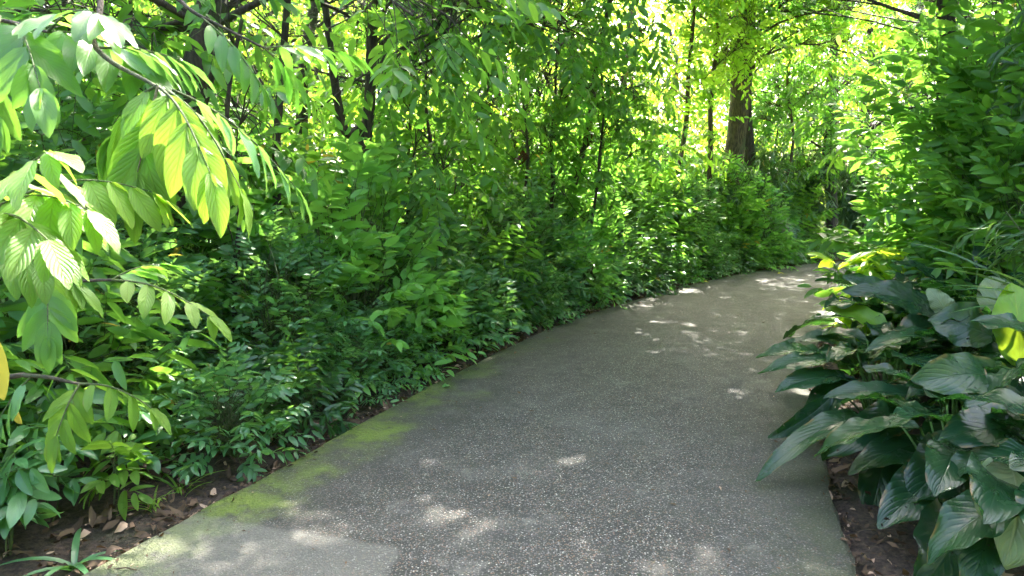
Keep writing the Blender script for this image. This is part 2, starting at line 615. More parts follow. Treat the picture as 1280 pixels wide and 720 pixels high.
def ground_z(XY):
    XY = np.atleast_2d(XY)
    d = dist_path(XY)
    x, y = XY[:, 0], XY[:, 1]
    nz = .5 * np.sin(x * 3.1 + 1.7 * np.sin(y * 1.3)) * np.sin(y * 2.7 + 1.1 * np.sin(x * 1.9)) + .5 * np.sin(x * 7.3 + y * 2.1) * np.sin(y * 8.1 - x * 1.3)
    z = -.055 + .018 * nz * np.clip(d * 4 + .3, .3, 1.6) + .10 * np.clip(d - .1, 0, 8) ** .8 * .45
    return np.where(d < -.02, -.12, z)


GZ = ground_z(XY)
nx_ = len(gx)
ii = np.arange(len(gy) - 1)[:, None] * nx_
jj = np.arange(nx_ - 1)[None]
q = np.stack([ii + jj, ii + jj + 1, ii + nx_ + jj + 1, ii + nx_ + jj], -1).reshape(-1)
o = mesh_np('ground', np.column_stack([XY, GZ]), q, np.full(len(q) // 4, 4), soil_material())
o['kind'] = 'structure'


def gz(x, y): return float(ground_z([(x, y)])[0])


# ------------------------------------------------------------------ sun gaps: openings in the canopy that let the sun reach these places
HOLES = []


def hole(p, r, prob=1.0, smin=.6): HOLES.append((np.asarray(p, float), r, prob, smin))


for px, py, r in [(420, 640, .04), (370, 625, .04), (445, 655, .05), (515, 650, .04), (575, 630, .03), (610, 645, .03), (320, 680, .05), (250, 700, .06), (410, 600, .03), (530, 622, .07), (545, 640, .08), (560, 645, .09), (592, 661, .06), (552, 655, .07), (388, 640, .10), (400, 655, .13), (415, 670, .10), (375, 606, .05),
                  (822, 708, .08), (880, 698, .08), (790, 521, .05), (528, 581, .05), (180, 690, .14), (230, 685, .12), (285, 712, .1), (350, 690, .1), (715, 577, .04),
                  (905, 372, .12), (860, 405, .09), (1020, 420, .10), (850, 490, .05), (1035, 440, .10)]:
    hole(gnd(px, py), r * .75 + (.03 if py > 500 else .02), .86)
for px, py in [(200, 560), (230, 520), (195, 530), (120, 640), (210, 590), (260, 560), (330, 470), (360, 500), (20, 600), (410, 440)]:
    hole(gnd(px, py), .09)
for px, py, Y, r, pr in [(90, 240, 1.3, .20, .5), (285, 250, 1.5, .14, .4), (215, 380, 1.95, .14, .4), (120, 510, 1.85, .12, .5), (60, 90, 1.9, .25, .3)]:
    hole(at(px, py, Y), r, pr)
# the stand of trees left of the path is open to the sun in many places
for X, Y, Zz, r, pr in [(-3.6, 5.5, 3.0, 1.1, .8), (-2.2, 6.6, 3.0, .9, .75), (-3.2, 8.4, 3.0, 1.4, .85), (-1.6, 9.0, 3.4, 1.2, .8), (-5.2, 8, 2.5, 1.5, .85), (-.4, 10.6, 3.4, 1.2, .85), (-2.5, 11.5, 3.5, 1.6, .9),
                     (-5.0, 12, 3, 2.2, .9), (.4, 13.2, 3.6, 1.5, .9), (-1.6, 15, 4, 2.2, .9), (2.0, 14.2, 3.6, 1.2, .85), (-7, 15, 4, 2.5, .9), (-.6, 7.6, 2.4, .5, .7), (-2.8, 5.2, 1.8, .9, .8), (-1.9, 4.4, 1.3, .5, .7), (-3.4, 6.8, 2.2, 1.0, .8), (-1.2, 7.4, 2.2, .7, .8), (-4.4, 4.4, 2.0, 1.0, .8)]:
    hole((X, Y, Zz), r * .9, pr * .80, .9)
_h = np.random.default_rng(5)
for _ in range(90):
    px, py = _h.uniform(250, 900), 0
    Y = _h.uniform(2.6, 13)
    hole((np.interp(Y, [2.5, 3.6, 5.7, 8.25, 10.5, 13.6], [-1.75, -1.36, -.56, .6, 2.03, 4.3]) - _h.uniform(.1, 2.4), Y, _h.uniform(.4, 1.9)), _h.uniform(.08, .26), .9)
for px, py, Y, r in [(1130, 265, 6.4, .35), (1165, 235, 6.0, .3), (1180, 300, 5.2, .3), (1110, 300, 6.5, .4), (1150, 200, 6.5, .5), (1210, 120, 6, .5), (1240, 220, 5.3, .35), (1190, 60, 7, .7), (1250, 20, 6.5, .5), (1110, 200, 8, .25), (1200, 180, 5.5, .15), (1150, 120, 8, .9), (1100, 150, 11, 1.1), (1225, 60, 7, .4), (1100, 310, 7, .2)]:
    hole(at(px, py, Y), r, .85)
hole(at(830, 110, 20), 3.2, .97, 1.2)
hole(at(760, 60, 24), 3.5, .95, 1.2)
hole(at(900, 60, 22), 2.5, .93, 1.2)
hole(at(690, 150, 15), 1.4, .8, 1.0)
hole(at(1040, 90, 20), 2.4, .85, 1.2)
hole(at(1066, 325, 6), .6, 1, .3)
hole(at(1060, 382, 5.2), .18, 1, .3)
hole(at(1262, 385, 3.6), .16, 1, .3)
hole(at(1160, 280, 7), .5, .7, .6)
hole(at(330, 90, 8), .8, .6, .8)
hole(at(560, 180, 12), 1.2, .6, .8)
hole(at(860, 235, 13), .35, .85, .6)


def keep_sunny(C):
    k = np.ones(len(C), bool)
    for p, r, pr, smin in HOLES:
        v = C - p
        s = v @ SUN
        d = np.linalg.norm(v - s[:, None] * SUN, axis=1)
        hit = (d < r) & (s > smin)
        if pr < 1: hit &= rng.random(len(C)) < pr
        k &= ~hit
    return k


def rand_dir(n, up=0.):
    v = rng.normal(size=(n, 3))
    v[:, 2] += up
    return nrm(v)


def add_sprays(B, O, D, n, slen, L, W, ang=60, sag=.25, droop=.2, jit=.35, pair=False, hang=.25, tw=None, twr=.0025):
    """n leaves alternating (or paired) along each spray"""
    S_ = len(O)
    O = np.asarray(O, float)
    D = nrm(np.asarray(D, float))
    slen = np.broadcast_to(np.asarray(slen, float), (S_,))
    side = np.cross(D, Z)
    side = nrm(side + 1e-4)
    roll = rng.normal(size=(S_, 1)) * .35
    upv = nrm(np.cross(side, D) + side * roll)
    side = nrm(np.cross(D, upv))
    a = R(ang)
    base_r = rng.random(S_)
    for k in range(n):
        t = (k + 1) / n
        pos = O + D * (t * slen)[:, None] - Z * (sag * t * t * slen)[:, None]
        d2 = nrm(D - Z * 2 * sag * t)
        for sgn in ((1, -1) if pair else ((1,) if k % 2 else (-1,))):
            if k == n - 1:
                dd = d2 + side * sgn * .25
            else:
                dd = d2 * math.cos(a) + side * sgn * math.sin(a) - Z * hang
            dd = dd + rng.normal(size=(S_, 3)) * .12
            nn = upv + rng.normal(size=(S_, 3)) * jit
            sc_ = (.75 + .4 * math.sin(math.pi * min(1, t * .9 + .1))) * (0.85 + .3 * rng.random(S_))
            B.add(pos, dd, nn, L * sc_, W * sc_, droop * (.5 + rng.random(S_)), 0, np.clip(base_r * .6 + rng.random(S_) * .42, 0, 1))
    if tw is not None:
        t = np.linspace(0, 1, 4)
        P = O[:, None, :] + D[:, None, :] * (t[None, :] * slen[:, None])[..., None] - Z * (sag * t[None] ** 2 * slen[:, None])[..., None]
        tw.append(tubes_raw(P, np.broadcast_to(twr * (1 - .7 * t), (S_, 4)), 3))


# ------------------------------------------------------------------ trees
def make_tree(name, label, cat, trunk, r0, r1, clumps, mat, bark, nspray=22, leaf=(.15, .055), n=9, slen=.45, crad=.6, group=None, lod='mid',
              ang=58, sag=.3, droop=.25, hang=.3, second=None, pair=False, dead=(), limb_r=.26, flat=.7):
    trunk = np.asarray(trunk, float)
    base = trunk[0].copy()
    root = empty(name, label, cat, base, group)
    tr = catmull(trunk, 6) - base
    m_ = len(tr)
    tt = np.linspace(0, 1, m_)
    jag = np.stack([np.sin(tt * 23 + r0 * 99), np.cos(tt * 19 + r0 * 77), np.zeros(m_)], 1) * r0 * .25
    tr = tr + jag * np.minimum(1, tt * 5)[:, None]
    rad = r0 + (r1 - r0) * tt + r0 * .45 * np.exp(-tt * 22)
    sides = 14 if r0 > .08 else 8
    V, Ls, S = tubes_raw(tr[None], rad[None], sides)
    V = V + rng.normal(size=V.shape) * (r0 * .05)
    parts = [(V, Ls, S)]
    if second is not None:
        s2 = catmull(np.asarray(second, float), 6) - base
        t2 = np.linspace(0, 1, len(s2))
        parts.append(tubes_raw(s2[None], (r0 * .75 * (1 - .6 * t2))[None], sides))
    tube_obj('trunk', parts, bark, root)
    # limbs
    cl = np.asarray(clumps, float)
    if r0 > .2 and lod == 'mid': cl = cl[keep_sunny(cl)]
    cl = cl - base
    lparts = [tubes_raw(tr[None], rad[None] * .4, 5)]
    Bv = Leaves()
    tw = []
    for c in cl:
        h = np.clip(c[2] - .35 * np.linalg.norm(c[:2]) - .3, tr[0, 2] + .35 * (tr[-1, 2]), tr[-1, 2] * .98)
        k = np.argmin(np.abs(tr[:, 2] - h))
        P = polyline(tr[k], c, 9, .05, .10)
        rl = max(.006, rad[k] * limb_r)
        lparts.append(tubes_raw(P[None], np.linspace(rl, rl * .3 + .002, 9)[None], 6))
        ns = int(nspray * (.8 + .4 * rng.random()))
        q_ = rand_dir(ns)
        q_[:, 2] *= flat
        O = c + q_ * crad * (rng.random((ns, 1)) ** .45)
        out = nrm(nrm(O - c) + nrm(c * np.array([1, 1, 0]) + 1e-3) * .35 + rng.normal(size=(ns, 3)) * .35 + np.array([0, 0, -.05]))
        # twigs that join the sprays to the limb end
        t = np.linspace(0, 1, 4)
        src = P[rng.integers(5, 9, ns)]
        PP = src[:, None] + (O - src)[:, None] * t[None, :, None] + Z * (.12 * np.sin(t * math.pi))[None, :, None]
        lparts.append(tubes_raw(PP, np.broadcast_to(.006 * (1 - .6 * t), (ns, 4)), 4))
        add_sprays(Bv, O, out, n, slen * (.7 + .6 * rng.random(ns)), leaf[0], leaf[1], ang, sag, droop, .35, pair, hang, tw, .003)
    tube_obj('branches', lparts, bark, root)
    eV, eL, eS = join_raw(tw)
    Bv.build('crown', mat, root, lod, keep=lambda C: keep_sunny(C + base), extra=(eV, eL, eS, M['stem']))
    for dp in dead:
        dead_leaf(root, np.asarray(dp) - base)
    return root


def dead_leaf(parent, p, L=.22):
    B = Leaves()
    for k in range(4):
        B.add(p + rng.normal(size=3) * .025, np.array([rng.normal() * .35, rng.normal() * .35, -1]), rng.normal(size=3), L * (.6 + .5 * rng.random()), L * .38, .9, .1)
    o = B.build('withered_leaf', M['dead'], parent, 'hi', wob=.5, extra=(*tubes_raw(np.array([[p + Z * .25, p + Z * .1 + .01, p]]), np.array([[.002, .002, .003]]), 4), M['bark']))
    return o


# stems that stand bare: no leafy clump grows right in front of them
CLEAR = [(-1.62, 7.2, .075), (-2.15, 6.2, .05), (-2.5, 5.2, .07), (5.25, 16.2, .035), (.17, 9.6, .03), (1.3, 11.5, .02)]


def cyl_clumps(cx, cy_, rad, z0, z1, n, mind=.55):
    out = []
    for _ in range(n * 30):
        if len(out) >= n: break
        a = rng.random() * 6.283
        r_ = rad * math.sqrt(rng.random())
        p = np.array([cx + r_ * math.cos(a), cy_ + r_ * math.sin(a), z0 + (z1 - z0) * rng.random()])
        if any(p[1] < ty + .5 and abs(p[0] / p[1] - tx / ty) < tw_ and p[2] < 4.2 for tx, ty, tw_ in CLEAR): continue
        if all(np.linalg.norm(p - q_) > mind for q_ in out): out.append(p)
    return out


def trunk_from_px(pxb, pxt, Y, H, lean=0, wob=.12):
    """trunk that passes pixel columns pxb (at row 300) and pxt (at row 0) at distance Y"""
    a, b = at(pxb, 300, Y), at(pxt, 0, Y + lean)
    d = (b - a) / (b[2] - a[2])
    p0 = a - d * (a[2])
    g_ = gz(p0[0], p0[1])
    pts = []
    n = 6
    for k in range(n):
        z = g_ - .05 + (H - g_) * k / (n - 1)
        kk = min(z, b[2] + 1.0)
        p = a + d * (kk - a[2])
        p[2] = z
        if 0 < k: p[:2] += rng.normal(size=2) * wob * .5
        pts.append(p)
    return np.array(pts)


TG_ = 'trees standing in the undergrowth behind the hedge'
# near left, thick dark trunk
t = trunk_from_px(205, 252, 5.2, 8.5, wob=.08)
make_tree('broadleaf_tree', 'thick dark trunked tree at the upper left, nearest to the camera', 'tree', t, .13, .07,
          cyl_clumps(-2.2, 6.0, 2.2, 2.7, 5.6, 24, .6), M['tree'], M['bark'], 20, (.17, .06), dead=[at(560, 22, 6.5)][:0])
t = trunk_from_px(438, 474, 7.2, 8.5, wob=.10)
s2 = np.array([t[1] * .6 + t[2] * .4, at(432, 165, 7.1), at(418, 100, 7.0), at(408, 20, 6.9), at(395, -90, 6.8), at(380, -200, 6.6)])
make_tree('broadleaf_tree', 'forked tree with two thin black stems left of the picture centre', 'tree', t, .075, .035,
          cyl_clumps(-1.1, 7.6, 2.3, 2.9, 5.8, 26, .6), M['tree'], M['bark'], 20, (.16, .055), second=s2, dead=[])
t = trunk_from_px(342, 352, 6.2, 6.5, wob=.07)
make_tree('slender_tree', 'slender dark stemmed tree between the thick dark trunk and the forked tree', 'tree', t, .045, .02,
          cyl_clumps(-2.1, 6.4, 1.5, 2.4, 5.5, 18), M['tree'], M['bark'], 20, (.16, .05))
t = trunk_from_px(655, 654, 9.6, 3.9, wob=.05)
make_tree('sapling', 'thin straight dark sapling rising from the hedge at the picture centre', 'sapling', t, .028, .012,
          cyl_clumps(.2, 9.8, 1.1, 2.4, 4.2, 12), M['tree'], M['bark'], 18, (.17, .05), dead=[at(653, 192, 9.5)])
t = trunk_from_px(686, 700, 10.6, 4.5, wob=.05)
make_tree('sapling', 'leaning sapling just right of the straight central sapling', 'sapling', t, .045, .012,
          cyl_clumps(.9, 10.9, 1.2, 2.4, 4.6, 12), M['tree'], M['bark'], 18, (.16, .05), dead=[at(738, 165, 10.5)])
t = trunk_from_px(702, 768, 11.5, 8, wob=.10)
make_tree('slender_tree', 'thin tree leaning right with its stem bare against the glare', 'tree', t, .06, .025,
          cyl_clumps(1.7, 12.2, 1.9, 4.0, 7.5, 16), M['glow'], M['bark'], 18, (.18, .055), dead=[at(800, 38, 11.5), at(640, 45, 11)])
t = trunk_from_px(845, 868, 14.2, 8.5, wob=.10)
make_tree('slender_tree', 'slender brown tree, the first of a pair left of the big brown trunk', 'tree', t, .06, .03,
          cyl_clumps(3.4, 14.6, 1.9, 3.0, 8, 16), M['glow'], M['bark_brown'], 16, (.18, .055))
t = trunk_from_px(884, 890, 15.0, 9, wob=.10)
make_tree('slender_tree', 'upright brown stemmed tree touching the big brown trunk on its left', 'tree', t, .07, .03,
          cyl_clumps(4.2, 15.5, 1.8, 3.6, 8.5, 14), M['glow'], M['bark_brown'], 16, (.18, .055))
t = trunk_from_px(914, 928, 16.2, 12, wob=.08)
make_tree('broad_trunk_tree', 'big brown trunk beside the far bend of the path', 'tree', t, .26, .14,
          cyl_clumps(5.8, 16.2, 2.6, 4.4, 11, 34, .7), M['glow'], M['bark_brown'], 26, (.18, .06), crad=.85, limb_r=.16)
t = trunk_from_px(932, 940, 17.0, 11, wob=.08)
make_tree('broadleaf_tree', 'darker trunk standing tight against the big brown trunk on its right', 'tree', t, .15, .08,
          cyl_clumps(6.6, 17.8, 2.5, 4.6, 10, 16, .8), M['tree'], M['bark'], 20, (.18, .06), crad=.8)
t = trunk_from_px(972, 1004, 17.6, 8, wob=.16)
make_tree('slender_tree', 'thin curving grey brown tree right of the big trunks', 'tree', t, .05, .02,
          cyl_clumps(7.4, 18.0, 1.5, 3.2, 7.2, 14), M['tree'], M['bark_brown'], 20, (.17, .06))
t = trunk_from_px(1036, 1042, 18.8, 9, wob=.1)
make_tree('broadleaf_tree', 'shadowed dark tree straight ahead where the path bends right', 'tree', t, .17, .07,
          cyl_clumps(9.2, 19.6, 2.6, 2.6, 8.5, 24, .7), M['tree'], M['bark'], 24, (.17, .055), crad=.8)
t = trunk_from_px(1136, 1142, 26, 15, wob=.1)
make_tree('broad_trunk_tree', 'pale tall trunk far behind the right hand bushes at the top', 'tree', t, .33, .2,
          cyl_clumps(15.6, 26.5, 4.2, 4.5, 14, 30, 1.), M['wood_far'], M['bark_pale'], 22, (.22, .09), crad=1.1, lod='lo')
t = trunk_from_px(552, 560, 12.5, 9, wob=.12)
make_tree('broadleaf_tree', 'dark trunked tree behind the hedge between the forked tree and the sapling', 'tree', t, .08, .04,
          cyl_clumps(-1.2, 12.8, 2.3, 3.2, 8.5, 22, .7), M['tree'], M['bark'], 18, (.18, .06), dead=[at(566, 22, 9.5), at(575, 30, 9.7)])
t = trunk_from_px(618, 628, 15, 10, wob=.12)
make_tree('broadleaf_tree', 'tree with a hidden base far behind the central sapling', 'tree', t, .10, .05,
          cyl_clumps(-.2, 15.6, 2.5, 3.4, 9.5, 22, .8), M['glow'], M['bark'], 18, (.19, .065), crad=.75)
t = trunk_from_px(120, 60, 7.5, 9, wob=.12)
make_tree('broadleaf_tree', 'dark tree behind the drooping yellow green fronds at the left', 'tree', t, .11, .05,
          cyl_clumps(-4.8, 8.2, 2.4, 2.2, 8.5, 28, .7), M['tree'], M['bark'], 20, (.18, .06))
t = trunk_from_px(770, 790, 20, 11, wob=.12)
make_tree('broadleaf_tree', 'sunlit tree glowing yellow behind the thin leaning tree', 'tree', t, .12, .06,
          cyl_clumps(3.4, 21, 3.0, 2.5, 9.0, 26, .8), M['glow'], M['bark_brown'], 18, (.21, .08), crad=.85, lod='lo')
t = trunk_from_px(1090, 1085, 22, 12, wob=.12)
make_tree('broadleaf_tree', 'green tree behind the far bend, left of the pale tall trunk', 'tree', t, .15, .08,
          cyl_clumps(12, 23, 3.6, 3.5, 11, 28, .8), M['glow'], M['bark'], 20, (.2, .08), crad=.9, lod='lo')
UG = 'small understory trees behind the hedge'
for px, Y, rr_, z0, z1, kk, mt, lab in [(90, 5.0, 1.0, 1.3, 3.6, 13, 'tree', 'leafy understory tree between the drooping fronds and the thick dark trunk'),
        (290, 5.2, .9, 1.5, 3.4, 12, 'tree', 'leafy understory tree in front of the slender dark stemmed tree'),
        (505, 8.2, .9, 1.6, 3.9, 13, 'tree', 'leafy understory tree just right of the forked tree'),
        (540, 7.6, 1.1, 1.7, 4.2, 15, 'tree', 'leafy understory tree left of the straight central sapling'),
        (610, 11.5, 1.3, 1.8, 5.2, 18, 'glow', 'pale leaved understory tree behind the straight central sapling'),
        (740, 10.5, 1.1, 1.7, 4.4, 14, 'tree', 'leafy understory tree beneath the glare, right of the leaning sapling'),
        (800, 13.5, 1.2, 1.8, 4.6, 15, 'glow', 'yellow green understory tree left of the pair of slender brown trees'),
        (470, 10.5, 1.4, 1.8, 5.0, 18, 'glow', 'pale leaved understory tree seen between the forked tree and the sapling'),
        (330, 9.8, 1.7, 3.2, 6.4, 22, 'glow', 'higher leafy tree filling the gap between the thick trunk and the forked tree'),
        (165, 7.0, 1.2, 2.8, 5.2, 16, 'tree', 'higher leafy tree at the upper left behind the drooping fronds'),
        (455, 12.5, 1.9, 3.6, 7.4, 24, 'tree', 'higher leafy tree far behind the forked tree'),
        (610, 17.5, 2.2, 4.0, 8.2, 24, 'glow', 'higher pale leaved tree far behind the central sapling'),
        (250, 9.0, 1.4, 1.8, 5.0, 18, 'glow', 'pale leaved understory tree behind the thick dark trunk'),
        (960, 18.5, 1.6, 2.2, 5.8, 20, 'tree', 'leafy understory tree above the far bamboo clumps'),
        (1075, 17.5, 1.5, 2.4, 6.2, 20, 'tree', 'leafy understory tree above the vanishing end of the path')]:
    x = (px - 640) / FPX * Y
    t = np.array([(x + rng.normal() * .05 + .08 * q_, Y + rng.normal() * .05, gz(x, Y) - .05 + (z1 - .5) * q_) for q_ in np.linspace(0, 1, 5)])
    make_tree('understory_tree', lab, 'tree', t, .03, .012, cyl_clumps(x, Y, rr_, z0, z1, kk, .45), M[mt], M['bark'], 11, (.18, .060), group=UG, crad=.55)
# right side of the path
t = np.array([(4.7, 7.2, 0), (4.6, 7.1, 1.5), (4.4, 7.0, 3), (4.1, 7.0, 4.6), (3.5, 7.1, 6), (2.9, 7.2, 7)])
make_tree('broadleaf_tree', 'tree hidden in the right hand bushes with a crown over the path', 'tree', t, .10, .05,
          cyl_clumps(3.3, 8.3, 3.4, 5.3, 8.6, 62, .55) + cyl_clumps(5.2, 7.6, 1.3, 2.2, 4.8, 14), M['tree'], M['bark'], 29, (.16, .06), crad=.7)
t = np.array([(8.3, 11.2, 0), (8.2, 11.2, 2), (8.0, 11.1, 4), (7.4, 11.2, 6), (6.7, 11.3, 8), (6.4, 11.3, 9)])
make_tree('broadleaf_tree', 'taller tree behind the right hand bushes with a crown over the path bend', 'tree', t, .12, .06,
          cyl_clumps(6.0, 12.6, 3.6, 5.8, 9.5, 62, .55) + cyl_clumps(8.6, 11.6, 1.8, 2.0, 5.6, 18), M['tree'], M['bark'], 29, (.17, .06), crad=.75)
t = np.array([(-3.4, 10.2, 0), (-3.2, 10.2, 2), (-3.0, 10.2, 4), (-2.4, 10.2, 6), (-1.5, 10.2, 8), (-1, 10.2, 8.8)])
make_tree('broadleaf_tree', 'tall dark stemmed tree deep behind the hedge, between the left trees', 'tree', t, .10, .05,
          cyl_clumps(-.2, 10.4, 3.1, 5.4, 9.0, 50, .55), M['tree'], M['bark'], 29, (.17, .06), crad=.75)
t = np.array([(.3, 12.9, 0), (.2, 13.0, 2), (.4, 13.0, 4), (.8, 12.8, 6), (1.4, 12.4, 8), (1.8, 12.1, 8.8)])
make_tree('broadleaf_tree', 'mid distance tree behind the hedge right of the central sapling', 'tree', t, .09, .05,
          cyl_clumps(2.1, 11.2, 3.4, 5.8, 9.8, 60, .55), M['tree'], M['bark'], 29, (.17, .06), crad=.75)
t = np.array([(5.2, 4.4, 0), (5.1, 4.5, 2), (4.8, 4.7, 4), (4.3, 5.2, 6), (3.8, 5.8, 7.4)])
make_tree('broadleaf_tree', 'dark tree leaning over the big glossy leaves from the right edge', 'tree', t, .10, .05,
          cyl_clumps(3.9, 6.2, 2.7, 4.6, 8.4, 46, .55), M['tree'], M['bark'], 29, (.16, .06), crad=.7)

# more trees making the background, each its own
bg = [(-8.5, 13, 'leftmost'), (-5.5, 15.5, 'second from left'), (-10.5, 19, 'third from left'), (-6.0, 21, 'fourth from the left'), (-2.5, 19.5, 'fifth from the left'), (1.2, 23.5, 'sixth from the left'), (6.0, 26.5, 'second from the right'), (12.5, 30, 'rightmost')]
for k, (x, y, wd) in enumerate(bg):
    H = 10 + rng.random() * 4
    t = np.array([(x + rng.normal() * .15, y + rng.normal() * .15, gz(x, y) + H * q_) for q_ in np.linspace(0, 1, 6)])
    make_tree('broadleaf_tree', f'background forest tree behind all the others, {wd} of the eight', 'tree', t, .12 + .08 * rng.random(), .06,
              cyl_clumps(x, y, 3.2, 2.6, H, 30, .8), [M['wood_far'], M['glow'], M['tree']][k % 3], M['bark'], 20, (.24, .095), crad=1.0, lod='lo', group='background forest trees')

# distant wood: one mass of foliage closing the view
B = Leaves()
for k in range(1500):
    a = R(-75 + 150 * rng.random())
    r_ = 29 + 16 * rng.random()
    c = np.array([r_ * math.sin(a), r_ * math.cos(a), 19 * rng.random() ** 1.1])
    n_ = 85
    q_ = rand_dir(n_) * (rng.random((n_, 1)) ** .4) * np.array([1.7, 1.7, 1.1])
    B.add(c + q_, rand_dir(n_, -.3), rand_dir(n_, .8), .34 + .18 * rng.random(n_), .16 + .06 * rng.random(n_), .2)
for k in range(420):   # unseen wood beside and behind the camera, added to block low sky light
    a = R(80 + 200 * rng.random())
    r_ = 9 + 6 * rng.random()
    c = np.array([r_ * math.sin(a), r_ * math.cos(a) - 1, 9.5 * rng.random()])
    if abs(c[0] + 4.5) < 2.0 and c[1] < 0: c[2] = 4 + c[2] * .6
    n_ = 85
    q_ = rand_dir(n_) * (rng.random((n_, 1)) ** .4) * np.array([1.3, 1.3, 1.0])
    B.add(c + q_, rand_dir(n_, -.3), rand_dir(n_, .8), .30 + .12 * rng.random(n_), .13 + .05 * rng.random(n_), .2)
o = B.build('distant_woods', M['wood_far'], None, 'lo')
tag(o, 'bright hazy wood filling the far background behind the trees, with unseen wood added behind the camera', 'woods', kind='stuff')


# ------------------------------------------------------------------ hedge shrubs on the left of the path
def make_shrub(name, label, cat, group, h, rad, nspray, leaf, n, slen, mat, nstem=9, lod='mid', low=.12, pair=False, ang=55, sag=.25, droop=.25, hang=.2, updir=.35, stemmat='stem'):
    root = empty(name, label, cat, (0, 0, 0), group)
    tips = []
    stems = []
    for k in range(nstem):
        a = 6.283 * k / nstem + rng.random()
        e = rng.random() ** .5
        tip = np.array([math.cos(a) * rad * e * .8, math.sin(a) * rad * e * .8, h * (.6 + .4 * rng.random()) * (1 - .25 * e)])
        P = polyline(np.array([math.cos(a) * .06, math.sin(a) * .06, -.06]), tip, 8, .04, 0)
        P[:, :2] *= (np.linspace(0, 1, 8)[:, None] ** .35)
        stems.append(tubes_raw(P[None], np.linspace(.010, .003, 8)[None] * (.7 + h * .35), 5))
        tips.append(P)
    tips = np.array(tips)
    ki = rng.integers(0, nstem, nspray)
    pi = rng.integers(2, 8, nspray)
    src = tips[ki, pi]
    q_ = rand_dir(nspray)
    q_[:, 2] = np.abs(q_[:, 2]) * 1.0 - .12
    O = q_ * np.array([rad, rad, h * .92]) * (.35 + .65 * rng.random((nspray, 1)) ** .5)
    O[:, 2] = np.maximum(O[:, 2] + low * h, .05)
    src = np.where((src[:, 2:3] > O[:, 2:3]), tips[ki, 2], src)
    tt = np.linspace(0, 1, 5)
    PP = src[:, None] + (O - src)[:, None] * tt[None, :, None] + Z * (.05 * np.sin(tt * math.pi))[None, :, None]
    stems.append(tubes_raw(PP, np.broadcast_to(.0045 * (1 - .5 * tt), (nspray, 5)), 4))
    D = nrm(nrm(O * np.array([1, 1, .5])) + rng.normal(size=(nspray, 3)) * .45 + Z * updir)
    B = Leaves()
    tw = []
    add_sprays(B, O, D, n, slen * (.7 + .6 * rng.random(nspray)), leaf[0], leaf[1], ang, sag, droop, .4, pair, hang, tw, .002)
    tube_obj('stems', stems, M[stemmat], root)
    B.build('foliage', mat, root, lod, extra=(*join_raw(tw), M['stem']))
    return root


ORD = ['first', 'second', 'third', 'fourth', 'fifth', 'sixth', 'seventh', 'eighth', 'ninth', 'tenth', 'eleventh', 'twelfth', 'thirteenth', 'fourteenth', 'fifteenth', 'sixteenth', 'seventeenth', 'eighteenth', 'nineteenth', 'twentieth', 'twenty-first', 'twenty-second', 'twenty-third', 'twenty-fourth']

HG = 'shrubs of the hedge left of the path'
front = [make_shrub('hedge_shrub', '', 'shrub', HG, .95, .50, 130, (.125, .046), 7, .30, M['hedge'], 9),
         make_shrub('hedge_shrub', '', 'shrub', HG, 1.05, .52, 120, (.14, .052), 6, .32, M['fresh'], 9, updir=.5),
         make_shrub('hedge_shrub', '', 'shrub', HG, .85, .50, 190, (.085, .028), 9, .24, M['hedge'], 9),
         make_shrub('hedge_shrub', '', 'shrub', HG, 1.0, .50, 120, (.16, .040), 7, .34, M['dark'], 9, hang=.45, updir=.6)]
mids = [make_shrub('hedge_shrub', '', 'shrub', HG, 1.65, .66, 210, (.135, .048), 8, .36, M['hedge'], 11),
        make_shrub('hedge_shrub', '', 'shrub', HG, 1.80, .70, 200, (.155, .056), 8, .40, M['fresh'], 11, updir=.5),
        make_shrub('hedge_shrub', '', 'shrub', HG, 1.55, .66, 300, (.09, .030), 9, .28, M['hedge'], 11),
        make_shrub('hedge_shrub', '', 'shrub', HG, 1.70, .66, 180, (.17, .044), 8, .44, M['tree'], 11, hang=.5, updir=.6)]
backs = [make_shrub('hedge_shrub', '', 'shrub', HG, 2.3, .90, 270, (.16, .055), 8, .42, M['fresh'], 11, updir=.5),
         make_shrub('hedge_shrub', '', 'shrub', HG, 2.6, .95, 270, (.17, .056), 8, .46, M['tree'], 11, updir=.5),
         make_shrub('hedge_shrub', '', 'shrub', HG, 2.4, .90, 330, (.12, .038), 9, .36, M['hedge'], 11, updir=.5)]
used = set()


def put(protos, k, x, y, sc, label):
    p = protos[(k * 7 + k // 3) % len(protos)] if len(protos) != 3 else protos[k % 3]
    rz = rng.random() * 6.28
    loc = (x, y, gz(x, y))
    if p.name not in used:
        used.add(p.name)
        p.location = loc
        p.rotation_euler = (0, 0, rz)
        p.scale = (sc, sc, sc)
        p['label'] = label
        return p
    return copy_thing(p, loc, rz, sc, label)


